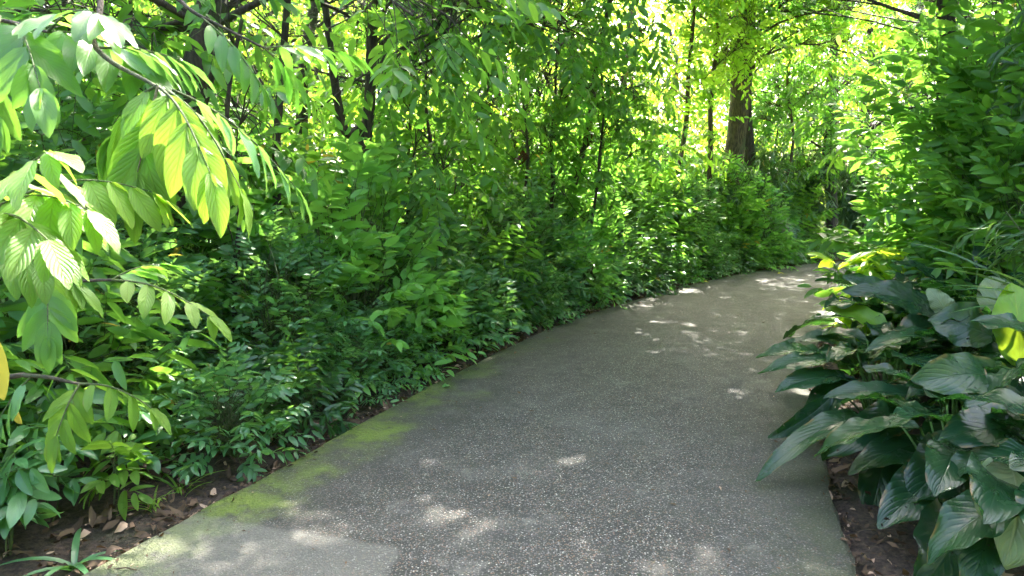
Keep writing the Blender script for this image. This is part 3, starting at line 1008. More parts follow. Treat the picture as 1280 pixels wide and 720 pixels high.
s = 4.0
k = 0
while s < 23 and k < 24:
    x, y = edge_pt(s, .40 + .14 * rng.random())
    sc = .75 + .35 * rng.random() if s > 6 else .62 + .2 * rng.random()
    put(front, k, x, y, sc, f'low glossy shrub spilling to the path edge, {ORD[k]} from the camera in the front row')
    s += .62 * (1 + max(0, s - 8) * .03)
    k += 1
s = 2.6
k = 0
while s < 24 and k < 20:
    x, y = edge_pt(s, (.95 if s > 4.4 else 1.35) + .25 * rng.random())
    put(mids, k, x, y, (.85 + .3 * rng.random()) * (1 + .25 * min(1, max(0, s - 8) / 5)), f'waist high leafy shrub, {ORD[k]} from the camera in the middle row of the hedge')
    s += .86 * (1 + max(0, s - 8) * .03)
    k += 1
s = 1.8
k = 0
while s < 25 and k < 16:
    x, y = edge_pt(s, 1.75 + .4 * rng.random())
    put(backs, k, x, y, (.8 + .35 * rng.random()) * (1 + .25 * min(1, max(0, s - 8) / 5)), f'tall airy shrub, {ORD[k]} from the camera in the back row of the hedge')
    s += 1.15 * (1 + max(0, s - 8) * .03)
    k += 1

for x, y, k, sc, lab in [(4.9, 15.6, 1, 1.0, 'leafy shrub hiding the foot of the big brown trunk'), (5.8, 16.0, 0, .95, 'shrub just right of the foot of the big brown trunk'), (3.6, 14.6, 2, 1.1, 'tall shrub at the foot of the pair of slender brown trees')]:
    put(backs, k, x, y, sc, lab)

# undergrowth filling the ground further back: one mass
B = Leaves()
tw = []
for k in range(1500):
    a = R(-62 + 112 * rng.random())
    r_ = 5.5 + 23 * rng.random() ** .8
    x, y = r_ * math.sin(a), r_ * math.cos(a)
    d = dist_path(np.array([(x, y)]))[0]
    ss = side_sign(x, y)
    if ss < 0 and d < 2.9: continue
    if ss > 0 and d < 1.6: continue
    n_ = 9
    hh = .5 + 1.9 * rng.random() ** 1.3
    O = np.array([x, y, gz(x, y)]) + np.column_stack([rng.normal(size=(n_, 2)) * .35, hh * rng.random(n_)])
    add_sprays(B, O, rand_dir(n_, .8), 7, .38, .15, .052, 58, .3, .25, .4, False, .25, tw, .003)
    if len(B.c) > 0 and k % 500 == 0: pass
o = B.build('undergrowth', M['hedge'], None, 'lo', extra=(*join_raw(tw), M['stem']))
tag(o, 'tangled green undergrowth covering the forest floor among the trees', 'undergrowth', kind='stuff')


# ------------------------------------------------------------------ narrow leaved clumps (bamboo like)
def make_bamboo(label, x, y, h, rad, ncane, nsp, leaf=(.2, .02), group=None, lean=(0, 0), mat='bamboo', name='bamboo_clump', cat='bamboo'):
    root = empty(name, label, cat, (x, y, gz(x, y)), group)
    P = []
    for k in range(ncane):
        a = rng.random() * 6.28
        e = rng.random()
        b = np.array([math.cos(a) * .25 * e, math.sin(a) * .25 * e, -.05])
        tip = np.array([math.cos(a) * rad * e + lean[0], math.sin(a) * rad * e + lean[1], h * (.65 + .35 * rng.random())])
        tt = np.linspace(0, 1, 9)[:, None]
        pl = b + (tip - b) * np.column_stack([tt ** 2, tt ** 2, tt])
        P.append(pl)
    P = np.array(P)
    Rr = np.linspace(.011, .004, 9)[None] * np.ones((ncane, 1))
    tube_obj('canes', [tubes_raw(P, Rr, 6)], M['stem'], root)
    ki = rng.integers(0, ncane, nsp)
    pi = rng.integers(1, 8, nsp)
    f = rng.random((nsp, 1))
    O = P[ki, pi] * (1 - f) + P[ki, pi + 1] * f
    D = nrm(rng.normal(size=(nsp, 3)) * np.array([1, 1, .35]) + Z * .25)
    B = Leaves()
    tw = []
    add_sprays(B, O, D, 6, .30 * (.6 + .8 * rng.random(nsp)), leaf[0], leaf[1], 32, .45, .45, .3, False, .35, tw, .0018)
    B.build('foliage', M[mat], root, 'narrow', extra=(*join_raw(tw), M['stem']))
    return root


far_b = [(950, 338, 16.8, 2.7, 'leftmost'), (990, 330, 18.4, 3.3, 'second from the left'), (1035, 326, 20.4, 3.2, 'third from the left'), (1085, 326, 21.2, 3.4, 'rightmost')]
for px, py, Y, h, wd in far_b:
    x, Y = edge_pt({950: 17.3, 990: 19.2, 1035: 21.4, 1085: 23.6}[px], 1.25)
    make_bamboo(f'dark bamboo clump outside the far bend, {wd} of the four', x, Y, h, 1.35, 36, 1300, (.26, .03), 'bamboo clumps at the far bend')
for sv, lab in ((25.6, 'dark bamboo clump closing the view where the path vanishes'), (28.0, 'last dark bamboo clump, glimpsed past the end of the visible path')):
    x, Y = edge_pt(sv, 1.2)
    make_bamboo(lab, x, Y, 3.3, 1.35, 36, 1300, (.26, .03), 'bamboo clumps at the far bend')
make_bamboo('tall dark bamboo clump in the upper right corner above the glossy leaves', 4.55, 4.8, 3.7, .9, 34, 620, (.22, .036), lean=(-.3, -.1))
make_bamboo('lower bamboo clump at the right edge behind the glossy leaves', 3.6, 3.6, 2.0, .8, 24, 700, (.18, .020), lean=(-.1, 0))

# ------------------------------------------------------------------ bushes on the right of the path
RG = 'bushes on the right of the path'
rights = [make_shrub('broadleaf_bush', '', 'bush', RG, 2.5, .95, 300, (.17, .066), 7, .36, M['fresh'], 10, updir=.4),
          make_shrub('broadleaf_bush', '', 'bush', RG, 3.3, 1.05, 330, (.18, .060), 8, .42, M['tree'], 10, updir=.4, low=.2),
          make_shrub('broadleaf_bush', '', 'bush', RG, 1.5, .75, 210, (.13, .05), 7, .30, M['hedge'], 8)]
rb = [(4.55, 5.9, 1, .95, 'tall bush behind the tall bamboo clump at the right edge'),
      (4.7, 6.8, 0, .80, 'bush with bright sunlit leaves right behind the glossy leaved plants'),
      (5.6, 7.3, 1, 1.05, 'tall bush rising above the others on the right bank'),
      (5.6, 8.3, 0, .95, 'bush halfway along the right bank of the path'),
      (6.9, 9.4, 1, .95, 'tall bush just before the far bend on the right'),
      (7.3, 10.8, 0, .95, 'bush hiding the right edge of the path at the far bend'),
      (8.5, 12.3, 1, 1.0, 'tall bush on the inside of the far bend'),
      (3.7, 5.5, 2, .85, 'low bush nearest to the glossy leaved plants'),
      (4.6, 7.6, 2, .9, 'low bush over the path edge beyond the glossy leaves'),
      (10.2, 13.6, 0, 1.1, 'farthest visible bush on the inside of the bend'),
      (4.0, 5.0, 1, .78, 'bush with fresh leaves leaning out in front of the tall bamboo clump'),
      (4.5, 6.4, 1, 1.12, 'tallest bush on the right, reaching the top of the picture'),
      (4.5, 5.3, 1, .98, 'bush of long oval leaves at the right picture edge, above the strap leaves'),
      (5.3, 6.6, 0, 1.35, 'bright leaved bush filling the gap behind the tallest bush'),
      (7.3, 8.9, 1, 1.3, 'biggest bush in the second row on the right bank')]
for x, y, k, sc, lab in rb:
    put(rights, k, x, y, sc, lab)

# ------------------------------------------------------------------ the far bank: ferns, fan palm
def pinnate(B, tw, base, tip, nl, L, W, arch=.25, ang=70, hang=.3, droop=.2, rr=.004, jit=.15, rnd=None):
    base, tip = np.asarray(base, float), np.asarray(tip, float)
    t = np.linspace(0, 1, 12)
    ln = np.linalg.norm(tip - base)
    P = base + (tip - base) * t[:, None] + Z * (arch * ln * np.sin(t * math.pi))[:, None]
    tw.append(tubes_raw(P[None], (rr * (1 - .7 * t))[None], 6))
    T = nrm(np.gradient(P, axis=0))
    for k in range(nl):
        f = .18 + .82 * (k / (nl - 1))
        pos = np.array([np.interp(f, t, P[:, i]) for i in range(3)])
        d = np.array([np.interp(f, t, T[:, i]) for i in range(3)])
        side = nrm(np.cross(d, Z))
        a = R(ang - 30 * f)
        sc = (.55 + .55 * math.sin(math.pi * (.15 + .75 * f)))
        for sg in (-1, 1):
            dd = d * math.cos(a) + side * sg * math.sin(a) - Z * hang + rng.normal(size=3) * jit * .5
            nn = np.cross(side, d) + rng.normal(size=3) * jit
            if nn[2] < 0: nn = -nn
            B.add(pos, dd, nn, L * sc * (.9 + .2 * rng.random()), W * sc, droop, 0, rnd)
    B.add(P[-1], T[-1] - Z * hang * .5, Z, L * .9, W * .9, droop, 0, rnd)
    return P


def make_fern(label, x, y, n, ln, mat='dark', group=None, L=.13, W=.028, nl=14):
    root = empty('fern', label, 'fern', (x, y, gz(x, y)), group)
    B, tw = Leaves(), []
    for k in range(n):
        a = 6.283 * k / n + rng.random() * .4
        e = ln * (.8 + .4 * rng.random())
        pinnate(B, tw, (0, 0, 0), (math.cos(a) * e, math.sin(a) * e, e * .25), nl, L, W, .35, 78, .1)
    B.build('fronds', M[mat], root, 'mid', extra=(*join_raw(tw), M['stem']))


for j, (sv, off, lab) in enumerate([(19.3, .35, 'drooping fern at the path edge under the big brown trunk'), (20.4, .4, 'fern at the path edge below the fan palm'), (21.8, .45, 'fern under the far bamboo clumps'), (23.2, .5, 'farthest fern where the path disappears')]):
    x, y = edge_pt(sv, off)
    make_fern(lab, x, y, 9, .8, 'hedge' if j < 2 else 'dark', 'ferns along the far path edge')

# fan palm
pc = at(968, 300, 16.4)
root = empty('fan_palm', 'small fan palm with one pale round leaf above the far path edge', 'palm', (pc[0], pc[1], gz(pc[0], pc[1])))
for k, (dx, dy, hh, rr_) in enumerate([(0, -.25, 1.0, .42), (.35, .1, .8, .36), (-.35, .15, .85, .36), (.1, .4, 1.1, .4)]):
    c = np.array([dx, dy, hh])
    B = Leaves()
    up = nrm(np.array([dx * .3, -1., .35]))
    e1 = nrm(np.cross(up, Z)); e2 = np.cross(e1, up)
    for q_ in range(22):
        a = R(-150 + 300 * q_ / 21) + math.pi / 2
        B.add(c, e1 * math.cos(a) + e2 * math.sin(a), up, rr_, .055, .12, 0, .7 + .3 * rng.random())
    B.build('leaf', M['palebroad'] if k == 0 else M['dark'], root, 'narrow', extra=(*tubes_raw(polyline((0, 0, 0), c, 8, .02)[None], np.full((1, 8), .006), 6), M['stalk']))


# ------------------------------------------------------------------ big glossy leaves, lower right
def big_leaf(parent, off, base, tip, wd, N=(0, 0, 1), bow=.08, droop=.12, mat='broad', root=None, rnd=None, wob=.13):
    base, tip = np.asarray(base, float) - off, np.asarray(tip, float) - off
    L = np.linalg.norm(tip - base)
    B = Leaves()
    D = nrm(tip - base)
    # droop pulls the tip down: aim a little higher
    B.add(base, D + np.asarray(N) * droop * .8, N, L * 1.02, wd, droop, bow, rnd)
    leaf = B.build('leaf', M[mat], parent, 'broad', wob=wob)
    r0_ = np.zeros(3) if root is None else np.asarray(root, float) - off
    t = np.linspace(0, 1, 12)[:, None]
    c = (r0_ + base) / 2 + np.array([0, 0, np.linalg.norm(base[:2] - r0_[:2]) * .35])
    P = (1 - t) ** 2 * r0_ + 2 * t * (1 - t) * c + t ** 2 * base
    tube_obj('stalk', [tubes_raw(P[None], np.linspace(.009, .005, 12)[None], 7)], M['stalk'], leaf)
    return leaf


def peace_plant(label, x, y, nleaf, h_, spread_, group, hero=(), L=(.38, .56), face=None):
    h, spread = h_ * 1.15, spread_ * 1.05
    off = np.array([x, y, gz(x, y)])
    root = empty('broadleaf_plant', label, 'plant', off, group)
    for hb, ht, wd, N, kw in hero:
        rt = off + np.array([rng.normal() * .06, rng.normal() * .06, 0])
        ht = hb + (ht - hb) * 1.08
        big_leaf(root, off, hb, ht, wd * 1.25, N, root=rt, **kw)
    for k in range(nleaf):
        a = 6.283 * (k * .381966) + rng.random() * .3
        e = (.25 + .75 * (k + .5) / nleaf)
        d = np.array([math.cos(a), math.sin(a), 0])
        b = off + d * spread * e * .62 + Z * h * (1.0 - .42 * e) * (.85 + .25 * rng.random())
        ll = L[0] + (L[1] - L[0]) * rng.random()
        tipd = nrm(d * (.5 + .5 * e) + Z * (.75 - 1.35 * e) + rng.normal(size=3) * .12)
        n_ = nrm(Z * 1.0 - d * .15 + d * .6 * (1 - e) + rng.normal(size=3) * .15)
        big_leaf(root, off, b, b + tipd * ll, ll * (.44 + .07 * rng.random()), n_, .05, .2 + .15 * rng.random(), root=off + d * .05, wob=.10 + .08 * rng.random())
    return root


PG = 'big glossy leaved plants at the right edge of the path'
U = (0, -.25, 1)
F_ = (-.1, -.8, .6)
hA = [(at(1185, 405, 4.3), at(1066, 368, 4.1), .20, (-.1, -.7, .75), {}),
      (at(1150, 405, 4.9), at(1064, 345, 4.9), .17, (-.3, -.5, .7), {}),
      (at(1040, 450, 4.3), at(952, 447, 4.1), .14, (0, -.3, 1), dict(mat='broad', rnd=.9)),
      (at(1090, 440, 4.5), at(980, 432, 4.4), .12, (0, -.35, 1), {}),
      (at(1110, 415, 4.6), at(1032, 385, 4.9), .17, (0, -.6, .8), dict(mat='bright', rnd=.1)),
      (at(1145, 432, 4.2), at(1085, 440, 4.0), .11, (0, -.3, 1), {}),
      (at(1200, 435, 4.0), at(1090, 432, 3.8), .12, (0, -.25, 1), {}),
      (at(1185, 400, 4.2), at(1163, 362, 4.3), .12, (-.2, -.9, .4), dict(mat='palebroad'))]
hB = [(at(1065, 475, 4.1), at(978, 490, 3.9), .15, (-.1, -.4, .95), dict(rnd=.9)),
      (at(1040, 495, 3.9), at(967, 545, 3.8), .10, (.6, -.6, .5), dict(rnd=.1)),
      (at(1100, 525, 3.7), at(950, 590, 3.4), .13, (0, -.3, 1), dict(droop=.18, bow=.1, rnd=.95)),
      (at(1075, 460, 4.2), at(955, 465, 4.0), .14, (0, -.35, 1), dict(rnd=.7)),
      (at(1142, 515, 3.6), at(1040, 562, 3.3), .17, (-.1, -.7, .8), {}),
      (at(1150, 500, 3.7), at(1040, 500, 3.6), .13, (0, -.4, 1), {})]
hC = [(at(1250, 470, 3.3), at(1145, 485, 3.1), .19, (-.1, -.8, .7), {}),
      (at(1165, 555, 3.4), at(1072, 592, 3.15), .15, (-.1, -.5, .9), dict(rnd=.8)),
      (at(1240, 420, 3.6), at(1165, 400, 3.7), .22, (0, -.9, .5), dict(rnd=.4)),
      (at(1275, 460, 3.4), at(1262, 360, 3.6), .20, (-.4, -.9, .3), dict(mat='bright', rnd=.2)),
      (at(1262, 420, 3.8), at(1235, 350, 4.0), .20, (-.3, -.9, .3), dict(mat='palebroad', rnd=.7))]
hD = [(at(1215, 560, 3.1), at(1140, 625, 2.8), .24, (-.1, -.7, .75), dict(droop=.25)),
      (at(1200, 640, 2.8), at(1150, 735, 2.5), .26, (-.1, -.9, .5), dict(rnd=.2)),
      (at(1265, 585, 2.6), at(1262, 700, 2.3), .27, (-.1, -.85, .6), dict(mat='palebroad', rnd=.3)),
      (at(1300, 545, 2.8), at(1180, 545, 2.7), .20, (0, -.5, .9), {}),
      (at(1290, 505, 3.1), at(1205, 520, 3.0), .18, (0, -.5, .9), {}),
      (at(1240, 650, 2.5), at(1215, 735, 2.3), .14, (-.5, -.7, .4), dict(rnd=.9)),
      (at(1190, 590, 3.0), at(1105, 655, 2.75), .19, (-.1, -.6, .85), dict(rnd=.6)),
      (at(1240, 600, 2.7), at(1225, 640, 2.2), .2, (0, -.6, .9), dict(rnd=.2)),
      (at(1110, 540, 3.5), at(1085, 640, 3.3), .20, (-.2, -.8, .3), dict(rnd=.05))]
peace_plant('glossy leaved plant farthest along the path edge, with a bright green leaf', 2.95, 5.0, 16, .85, .62, PG, hA)
peace_plant('glossy leaved plant whose pale leaves droop farthest over the path', 2.45, 4.25, 14, .70, .55, PG, hB)
peace_plant('glossy leaved plant with big leaves against the right picture edge', 3.0, 3.9, 18, .85, .6, PG, hC)
peace_plant('glossy leaved plant nearest to the camera, with a spotted grey leaf', 2.15, 3.0, 16, .62, .5, PG, hD, (.38, .54))
peace_plant('glossy leaved plant crowded behind the nearest one, mostly dark leaves', 2.85, 3.2, 20, .8, .55, PG, [], (.34, .48))
peace_plant('glossy leaved plant deep in the shade below the low bush', 3.3, 4.8, 20, .95, .6, PG, [])


peace_plant('glossy leaved plant in the lower right corner behind the spotted grey leaf', 2.25, 2.45, 18, .6, .45, PG, [], (.34, .48))
peace_plant('low glossy leaved plant filling the middle of the group', 2.6, 3.65, 14, .5, .45, PG, [], (.30, .42))


# bright palmate plant beyond
def small_plant(name, label, cat, x, y, stems, h, leaf, n, mat, group=None, lod='hi', spread=.25, sl=.2, ang=60):
    root = empty(name, label, cat, (x, y, gz(x, y)), group)
    B, tw, st = Leaves(), [], []
    for k in range(stems):
        a = rng.random() * 6.28
        tip = np.array([math.cos(a) * spread * rng.random(), math.sin(a) * spread * rng.random(), h * (.6 + .4 * rng.random())])
        P = polyline((0, 0, -.04), tip, 7, .05)
        st.append(tubes_raw(P[None], np.linspace(.004, .0018, 7)[None], 5))
        add_sprays(B, P[[3, 4, 5, 6]], nrm(rng.normal(size=(4, 3)) * np.array([1, 1, .3]) + Z * .35), n, sl, leaf[0], leaf[1], ang, .25, .25, .3, False, .15, tw, .0018)
    tube_obj('stem', st, M['stem'], root)
    B.build('leaves', M[mat], root, lod, wob=.06, extra=(*join_raw(tw), M['stem']))
    return root


c = at(1066, 360, 6.0)
small_plant('young_plant', 'bright yellow green plant at the path edge behind the glossy leaves', 'plant', c[0] + .05, c[1], 7, 1.15, (.26, .085), 5, 'bright', sl=.14, spread=.4)
c = at(1120, 400, 6.2)
small_plant('young_plant', 'fresh light green plant between the glossy leaves and the bushes', 'plant', c[0], c[1], 5, .9, (.2, .07), 4, 'bright', sl=.12, spread=.35)

# strap leaves arching in from the right
off = np.array([3.35, 3.9, gz(3.35, 3.9)])
root = empty('strap_leaf_plant', 'strap leaved plant arching long pale narrow leaves in from the right edge', 'plant', off)
B = Leaves()
for k, (px, py, Y) in enumerate([(1165, 300, 4.0), (1190, 325, 3.7), (1175, 345, 3.9), (1210, 360, 3.5), (1150, 275, 4.2), (1200, 290, 3.5), (1225, 330, 3.4), (1180, 260, 4.3)]):
    b = np.array([.05 * rng.normal(), .05 * rng.normal(), .55])
    tip = at(px, py, Y) - off
    L = np.linalg.norm(tip - b)
    B.add(b, tip - b + Z * .25 * L, Z + rng.normal(size=3) * .2, L * 1.02, .035, .35, .08, .8)
for k in range(14):
    a = rng.random() * 6.28
    B.add((0, 0, .05), np.array([math.cos(a) * .6, math.sin(a) * .6, 1]), np.array([math.cos(a), math.sin(a), 0]) * -1 + Z * .4, .9, .035, .5, 0)
B.build('leaves', M['bamboo'], root, 'strap', extra=(*tubes_raw(np.array([[(0, 0, -.05), (0, 0, .3), (0.02, 0, .58)]]), np.array([[.02, .017, .01]]), 8), M['stem']))


# ------------------------------------------------------------------ foreground tree at the left: drooping pinnate leaves
base = np.array([-2.75, 1.7, gz(-2.75, 1.7)])
root = empty('overhanging_tree', 'young tree at the left edge hanging big yellow green pinnate leaves before the camera', 'tree', base)
tp = catmull(np.array([(-2.75, 1.7, base[2] - .05), (-2.72, 1.72, 1.0), (-2.62, 1.75, 2.0), (-2.4, 1.8, 2.8), (-2.1, 1.95, 3.6)]), 6) - base
tube_obj('trunk', [tubes_raw(tp[None], np.linspace(.045, .02, len(tp))[None], 10)], M['bark'], root)
limbs = []


def limb(pts, r=.012):
    P = catmull(np.asarray(pts, float), 7) - base
    limbs.append(tubes_raw(P[None], np.linspace(r, r * .35, len(P))[None], 7))


tr_top = np.array([-2.55, 1.76, 2.2])
limb([tr_top, at(60, -40, 1.9), at(120, 60, 1.75), at(195, 108, 1.6)])
limb([np.array([-2.7, 1.72, 1.4]), at(-80, 230, 1.5), at(-10, 262, 1.35)])
limb([np.array([-2.6, 1.75, 2.0]), at(-60, 20, 2.2), at(60, 40, 2.1)])
limb([np.array([-2.7, 1.72, 1.1]), at(-30, 330, 2.2), at(60, 350, 2.1), at(140, 350, 2.0)])
limb([np.array([-2.72, 1.7, .8]), at(-40, 480, 2.0), at(40, 470, 1.95), at(100, 480, 1.9)])
limb([np.array([-2.5, 1.78, 2.5]), at(150, -30, 2.6), at(250, 20, 2.6), at(330, 60, 2.6)])
tube_obj('branches', limbs, M['bark'], root)


def frond(b, tip, nl, L_, W_, mat='front', arch=.06, hang=.55, droop=.25, ang=62, rnd=None, stalk='stem', rr=.004):
    B, tw = Leaves(), []
    L, W = L_ * .85, W_ * .82
    pinnate(B, tw, b - base, tip - base, nl, L, W, arch, ang, hang, droop, rr, .25, rnd)
    B.build('frond', M[mat], root, 'hi', wob=.08, extra=(*join_raw(tw), M[stalk]))


# two hanging leaves from the brown stem
frond(at(197, 108, 1.6), at(172, 215, 1.5), 4, .22, .075, 'front', .0, .7, .2, 50, .35, 'bark_brown')
frond(at(200, 110, 1.6), at(262, 215, 1.45), 5, .20, .068, 'front', .10, .9, .2, 55, .95)
frond(at(205, 112, 1.6), at(300, 235, 1.6), 5, .17, .060, 'front', .15, .9, .2, 50, .75)
frond(at(195, 108, 1.6), at(140, 170, 1.6), 4, .18, .065, 'front', .12, .8, .2, 55, .25)
frond(at(215, 112, 1.65), at(370, 235, 1.8), 6, .15, .048, 'hedge', .10, .6, .2, 50)
# left cluster
frond(at(-10, 262, 1.35), at(110, 262, 1.25), 6, .15, .055, 'front', .10, .85, .2, 60, .8)
frond(at(-10, 262, 1.35), at(60, 190, 1.2), 5, .17, .060, 'front', .05, .7, .2, 60, .55)
frond(at(-10, 270, 1.35), at(60, 300, 1.1), 5, .16, .055, 'front', .05, .6, .2, 60, .5)
frond(at(-10, 262, 1.35), at(190, 240, 1.45), 7, .15, .060, 'front', .14, .9, .15, 60, .95)
frond(at(-30, 300, 1.5), at(90, 350, 1.5), 6, .15, .050, 'front', .05, .6, .2, 60, .3)
# top left
frond(at(60, 40, 2.1), at(190, 90, 1.8), 6, .20, .070, 'tree', .06, .45, .25, 55)
frond(at(60, 40, 2.1), at(130, 20, 1.7), 6, .20, .065, 'tree', .06, .4, .25, 55)
frond(at(20, 30, 2.1), at(50, 110, 1.7), 5, .20, .075, 'tree', .06, .6, .25, 55)
frond(at(0, 20, 2.1), at(-10, 140, 1.9), 5, .20, .07, 'tree', .06, .6, .25, 55)
frond(at(120, 60, 1.75), at(225, 75, 1.9), 6, .17, .055, 'hedge', .06, .6, .25, 55)
# middle left
frond(at(140, 350, 2.0), at(262, 395, 1.9), 5, .14, .05, 'front', .08, .35, .2, 55, .7)
frond(at(140, 350, 2.0), at(200, 330, 2.1), 5, .15, .05, 'tree', .08, .35, .2, 55)
frond(at(60, 350, 2.1), at(60, 420, 2.0), 5, .16, .055, 'tree', .08, .5, .2, 55)
frond(at(100, 480, 1.9), at(190, 510, 1.8), 4, .13, .042, 'front', .08, .7, .2, 55, .4)
frond(at(100, 480, 1.9), at(70, 545, 1.8), 4, .14, .05, 'front', .08, .5, .2, 55, .3)
frond(at(40, 470, 1.95), at(-10, 540, 1.9), 4, .14, .05, 'hedge', .08, .5, .2, 55)
frond(at(250, 20, 2.6), at(330, 110, 2.5), 6, .17, .055, 'tree', .06, .6, .25, 55)
frond(at(330, 60, 2.6), at(440, 70, 2.8), 6, .16, .05, 'tree', .06, .5, .25, 55)
frond(at(330, 60, 2.6), at(400, 140, 2.7), 6, .16, .05, 'tree', .06, .6, .25, 55)
B = Leaves().add(at(-14, 415, 1.35) - base, (.15, -.1, -1), (.2, -1, .1), .15, .055, .1, 0, .5)
B.build('yellow_leaf', M['yellow'], root, 'hi', wob=.05)['label'] = 'yellow leaf hanging at the left picture edge'

# ------------------------------------------------------------------ small plants on the bare soil at the lower left
SG = 'seedlings on the bare soil left of the path'
seeds = [(45, 600, 5, .75, (.15, .055), 'big leaved seedling at the left edge behind the nearest ones'), (165, 605, 4, .5, (.13, .05), 'seedling between the grassy tufts and the left edge'), (10, 690, 4, .45, (.14, .05), 'seedling in the very corner at the lower left'),
         (140, 640, 3, .45, (.12, .042), 'leafy seedling nearest the lower left corner'),
         (60, 655, 4, .5, (.13, .045), 'seedling at the left edge below the drooping fronds'),
         (295, 560, 2, .22, (.08, .035), 'small pale seedling on the dark soil beside the mossy path edge'),
         (365, 475, 3, .6, (.12, .045), 'upright seedling between the bare soil and the hedge'),
         (300, 500, 3, .62, (.12, .045), 'knee high seedling behind the small pale seedling'),
         (190, 555, 4, .7, (.13, .045), 'tall seedling under the middle fronds'),
         (240, 520, 4, .85, (.12, .042), 'bushy seedling left of the knee high one'),
         (395, 505, 2, .28, (.09, .035), 'short seedling where the hedge begins'),
         (455, 485, 3, .35, (.10, .035), 'seedling poking over the path edge at the start of the hedge'),
         (120, 560, 4, .9, (.13, .045), 'tall seedling behind the nearest ones at the left'),
         (520, 462, 2, .25, (.09, .03), 'tiny seedling at the foot of the hedge front')]
for px, py, st, h, lf, lab in seeds:
    g_ = gnd(px, py, -.03)
    small_plant('seedling', lab, 'seedling', g_[0], g_[1], st, h, lf, 5, 'hedge' if rng.random() < .6 else 'front', SG, 'hi', .14, .13)


def grass_tuft(label, px, py, n, L, Wd, mat='hedge', group=None, flop=.6):
    g_ = gnd(px, py, -.03)
    root = empty('grass_tuft', label, 'grass tuft', (g_[0], g_[1], gz(g_[0], g_[1])), group)
    B = Leaves()
    for k in range(n):
        a = rng.random() * 6.28
        B.add((rng.normal() * .02, rng.normal() * .02, -.01), (math.cos(a) * flop, math.sin(a) * flop, .9), Z - np.array([math.cos(a), math.sin(a), 0]) * .8, L * (.6 + .5 * rng.random()), Wd, .5 + .3 * rng.random(), 0)
    B.build('blades', M[mat], root, 'strap')


GT = 'grassy tufts on the bare soil'
grass_tuft('grassy tuft arching beside the mossy path edge', 228, 612, 12, .30, .014, 'front', GT)
grass_tuft('broad bladed tuft at the lower left with one long leaning blade', 95, 705, 7, .30, .030, 'hedge', GT, .9)
grass_tuft('thin grassy tuft behind the arching one', 190, 632, 12, .25, .012, 'front', GT)
grass_tuft('small grass tuft at the foot of the hedge', 408, 520, 10, .14, .010, 'hedge', GT)

# ------------------------------------------------------------------ leaf litter
B = Leaves()
n_ = 34000
s_ = rng.uniform(-1, 22, n_)
off_ = rng.uniform(.004, 1, n_) ** 2.0 * 4.5 - .03
sd_ = rng.random(n_) < .6
P = np.array([edge_pt(a, b, 'L' if c_ else 'R') for a, b, c_ in zip(s_, off_, sd_)])
zz = ground_z(P)
a = rng.random(n_) * 6.28
B.add(np.column_stack([P, zz + .006 + .030 * rng.random(n_)]), np.column_stack([np.cos(a), np.sin(a), rng.normal(size=n_) * .25]), np.column_stack([rng.normal(size=n_) * .55, rng.normal(size=n_) * .55, np.ones(n_)]),
      *(lambda q_: (.014 + .075 * q_, (.008 + .030 * q_) * rng.uniform(.6, 1.3, n_)))(rng.random(n_) ** 2.2), rng.uniform(-.9, .7, n_), rng.uniform(-.25, .3, n_))
tag(B.build('leaf_litter', M['litter'], None, 'mid', wob=.5), 'brown dry leaf litter on the dark soil', 'leaf litter', kind='stuff')
# fallen twigs among the litter
tp_ = []
for k in range(500):
    e = edge_pt(rng.uniform(-1, 16), .05 + 3 * rng.random() ** 1.5, 'L' if rng.random() < .65 else 'R')
    a_ = rng.random() * 6.28
    l_ = .06 + .28 * rng.random() ** 2
    p0 = np.array([e[0], e[1], gz(*e) + .015])
    tp_.append(tubes_raw(polyline(p0, p0 + np.array([math.cos(a_) * l_, math.sin(a_) * l_, .02]), 5, .08)[None], np.full((1, 5), .0015 + .002 * rng.random()), 4))
tag(tube_obj('fallen_twigs', tp_, M['bark_brown']), 'thin dry twigs scattered through the leaf litter', 'twigs', kind='stuff')
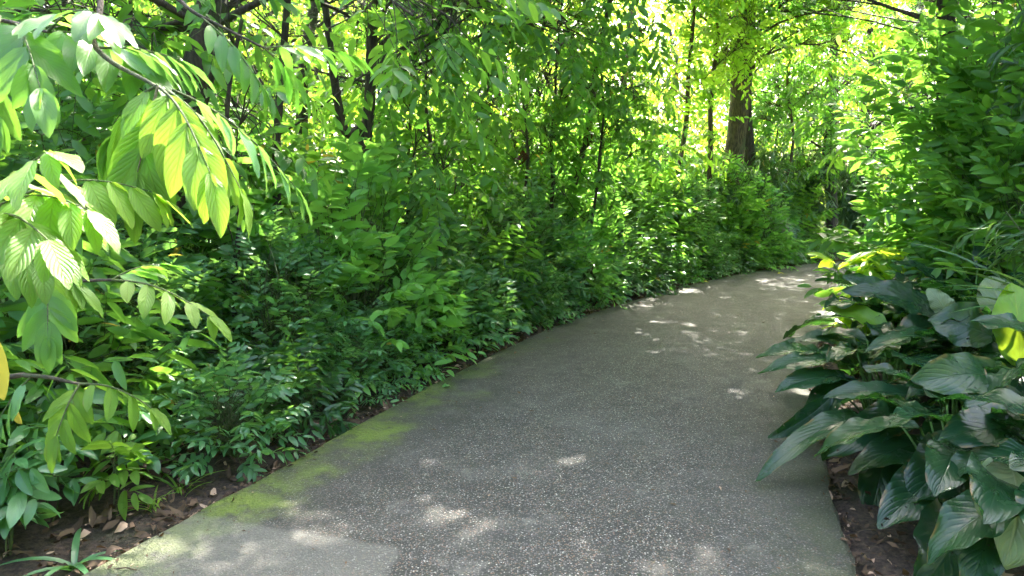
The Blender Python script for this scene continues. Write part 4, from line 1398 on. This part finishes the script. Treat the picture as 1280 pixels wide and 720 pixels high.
# crumbs washed onto the path edges
B = Leaves()
n_ = 2600
s_ = rng.uniform(0, 20, n_)
off_ = -(rng.random(n_) ** 5) * 2.6
P = np.array([edge_pt(a_, b_, 'L' if rng.random() < .6 else 'R') for a_, b_ in zip(s_, off_)])
a = rng.random(n_) * 6.28
B.add(np.column_stack([P, np.full(n_, .004)]), np.column_stack([np.cos(a), np.sin(a), np.zeros(n_)]), np.column_stack([rng.normal(size=n_) * .2, rng.normal(size=n_) * .2, np.ones(n_)]),
      rng.uniform(.008, .03, n_), rng.uniform(.004, .012, n_), .1)
n_ = 150
s_ = rng.uniform(0, 20, n_)
P = np.array([edge_pt(a_, -(rng.random() ** 3) * 1.4, 'L' if rng.random() < .65 else 'R') for a_ in s_])
a = rng.random(n_) * 6.28
B.add(np.column_stack([P, np.full(n_, .006)]), np.column_stack([np.cos(a), np.sin(a), rng.normal(size=n_) * .1]), np.column_stack([rng.normal(size=n_) * .25, rng.normal(size=n_) * .25, np.ones(n_)]), rng.uniform(.025, .065, n_), rng.uniform(.012, .028, n_), rng.uniform(-.4, .2, n_))
tag(B.build('leaf_debris', M['litter'], None, 'lo'), 'small crumbs of dry leaf along the path edges', 'leaf debris', kind='stuff')

FG = 'fallen leaves lying on the footpath'
fallen = [(886, 353, .16, .07, 'yellow', 'larger yellow fallen leaf lying on the far stretch of path'), (972, 342, .16, .07, 'yellow', 'yellow fallen leaf on the far bend, the nearer of two'),
          (968, 334, .18, .08, 'yellow', 'yellow fallen leaf on the far bend, the farther of two'), (797, 379, .09, .04, 'litter', 'brown fallen leaf at the path edge halfway along'),
          (553, 484, .09, .045, 'hedge', 'green fallen leaf on the mossy path edge'), (646, 440, .07, .03, 'litter', 'tiny dry leaf on the path in front of the hedge'),
          (1085, 640, .06, .02, 'litter', 'dry leaf on the right path edge beneath the glossy leaves'), (395, 526, .13, .06, 'litter', 'tan curled leaf beside the mossy edge'),
          (425, 436, .05, .02, 'yellow', 'small pale leaf fallen at the hedge foot')]
for px, py, L, Wd, mt, lab in fallen:
    p = gnd(px, py, .012)
    a = rng.random() * 6.28
    o = Leaves().add((0, 0, 0), (math.cos(a), math.sin(a), .1), (.1, -.2, 1), L, Wd, .2, .08, .9).build('fallen_leaf', M[mt], None, 'hi', wob=.15)
    o.location = p
    tag(o, lab, 'fallen leaf', FG)
print('objects', len(scene.objects), 'polys', sum(len(m_.polygons) for m_ in bpy.data.meshes))
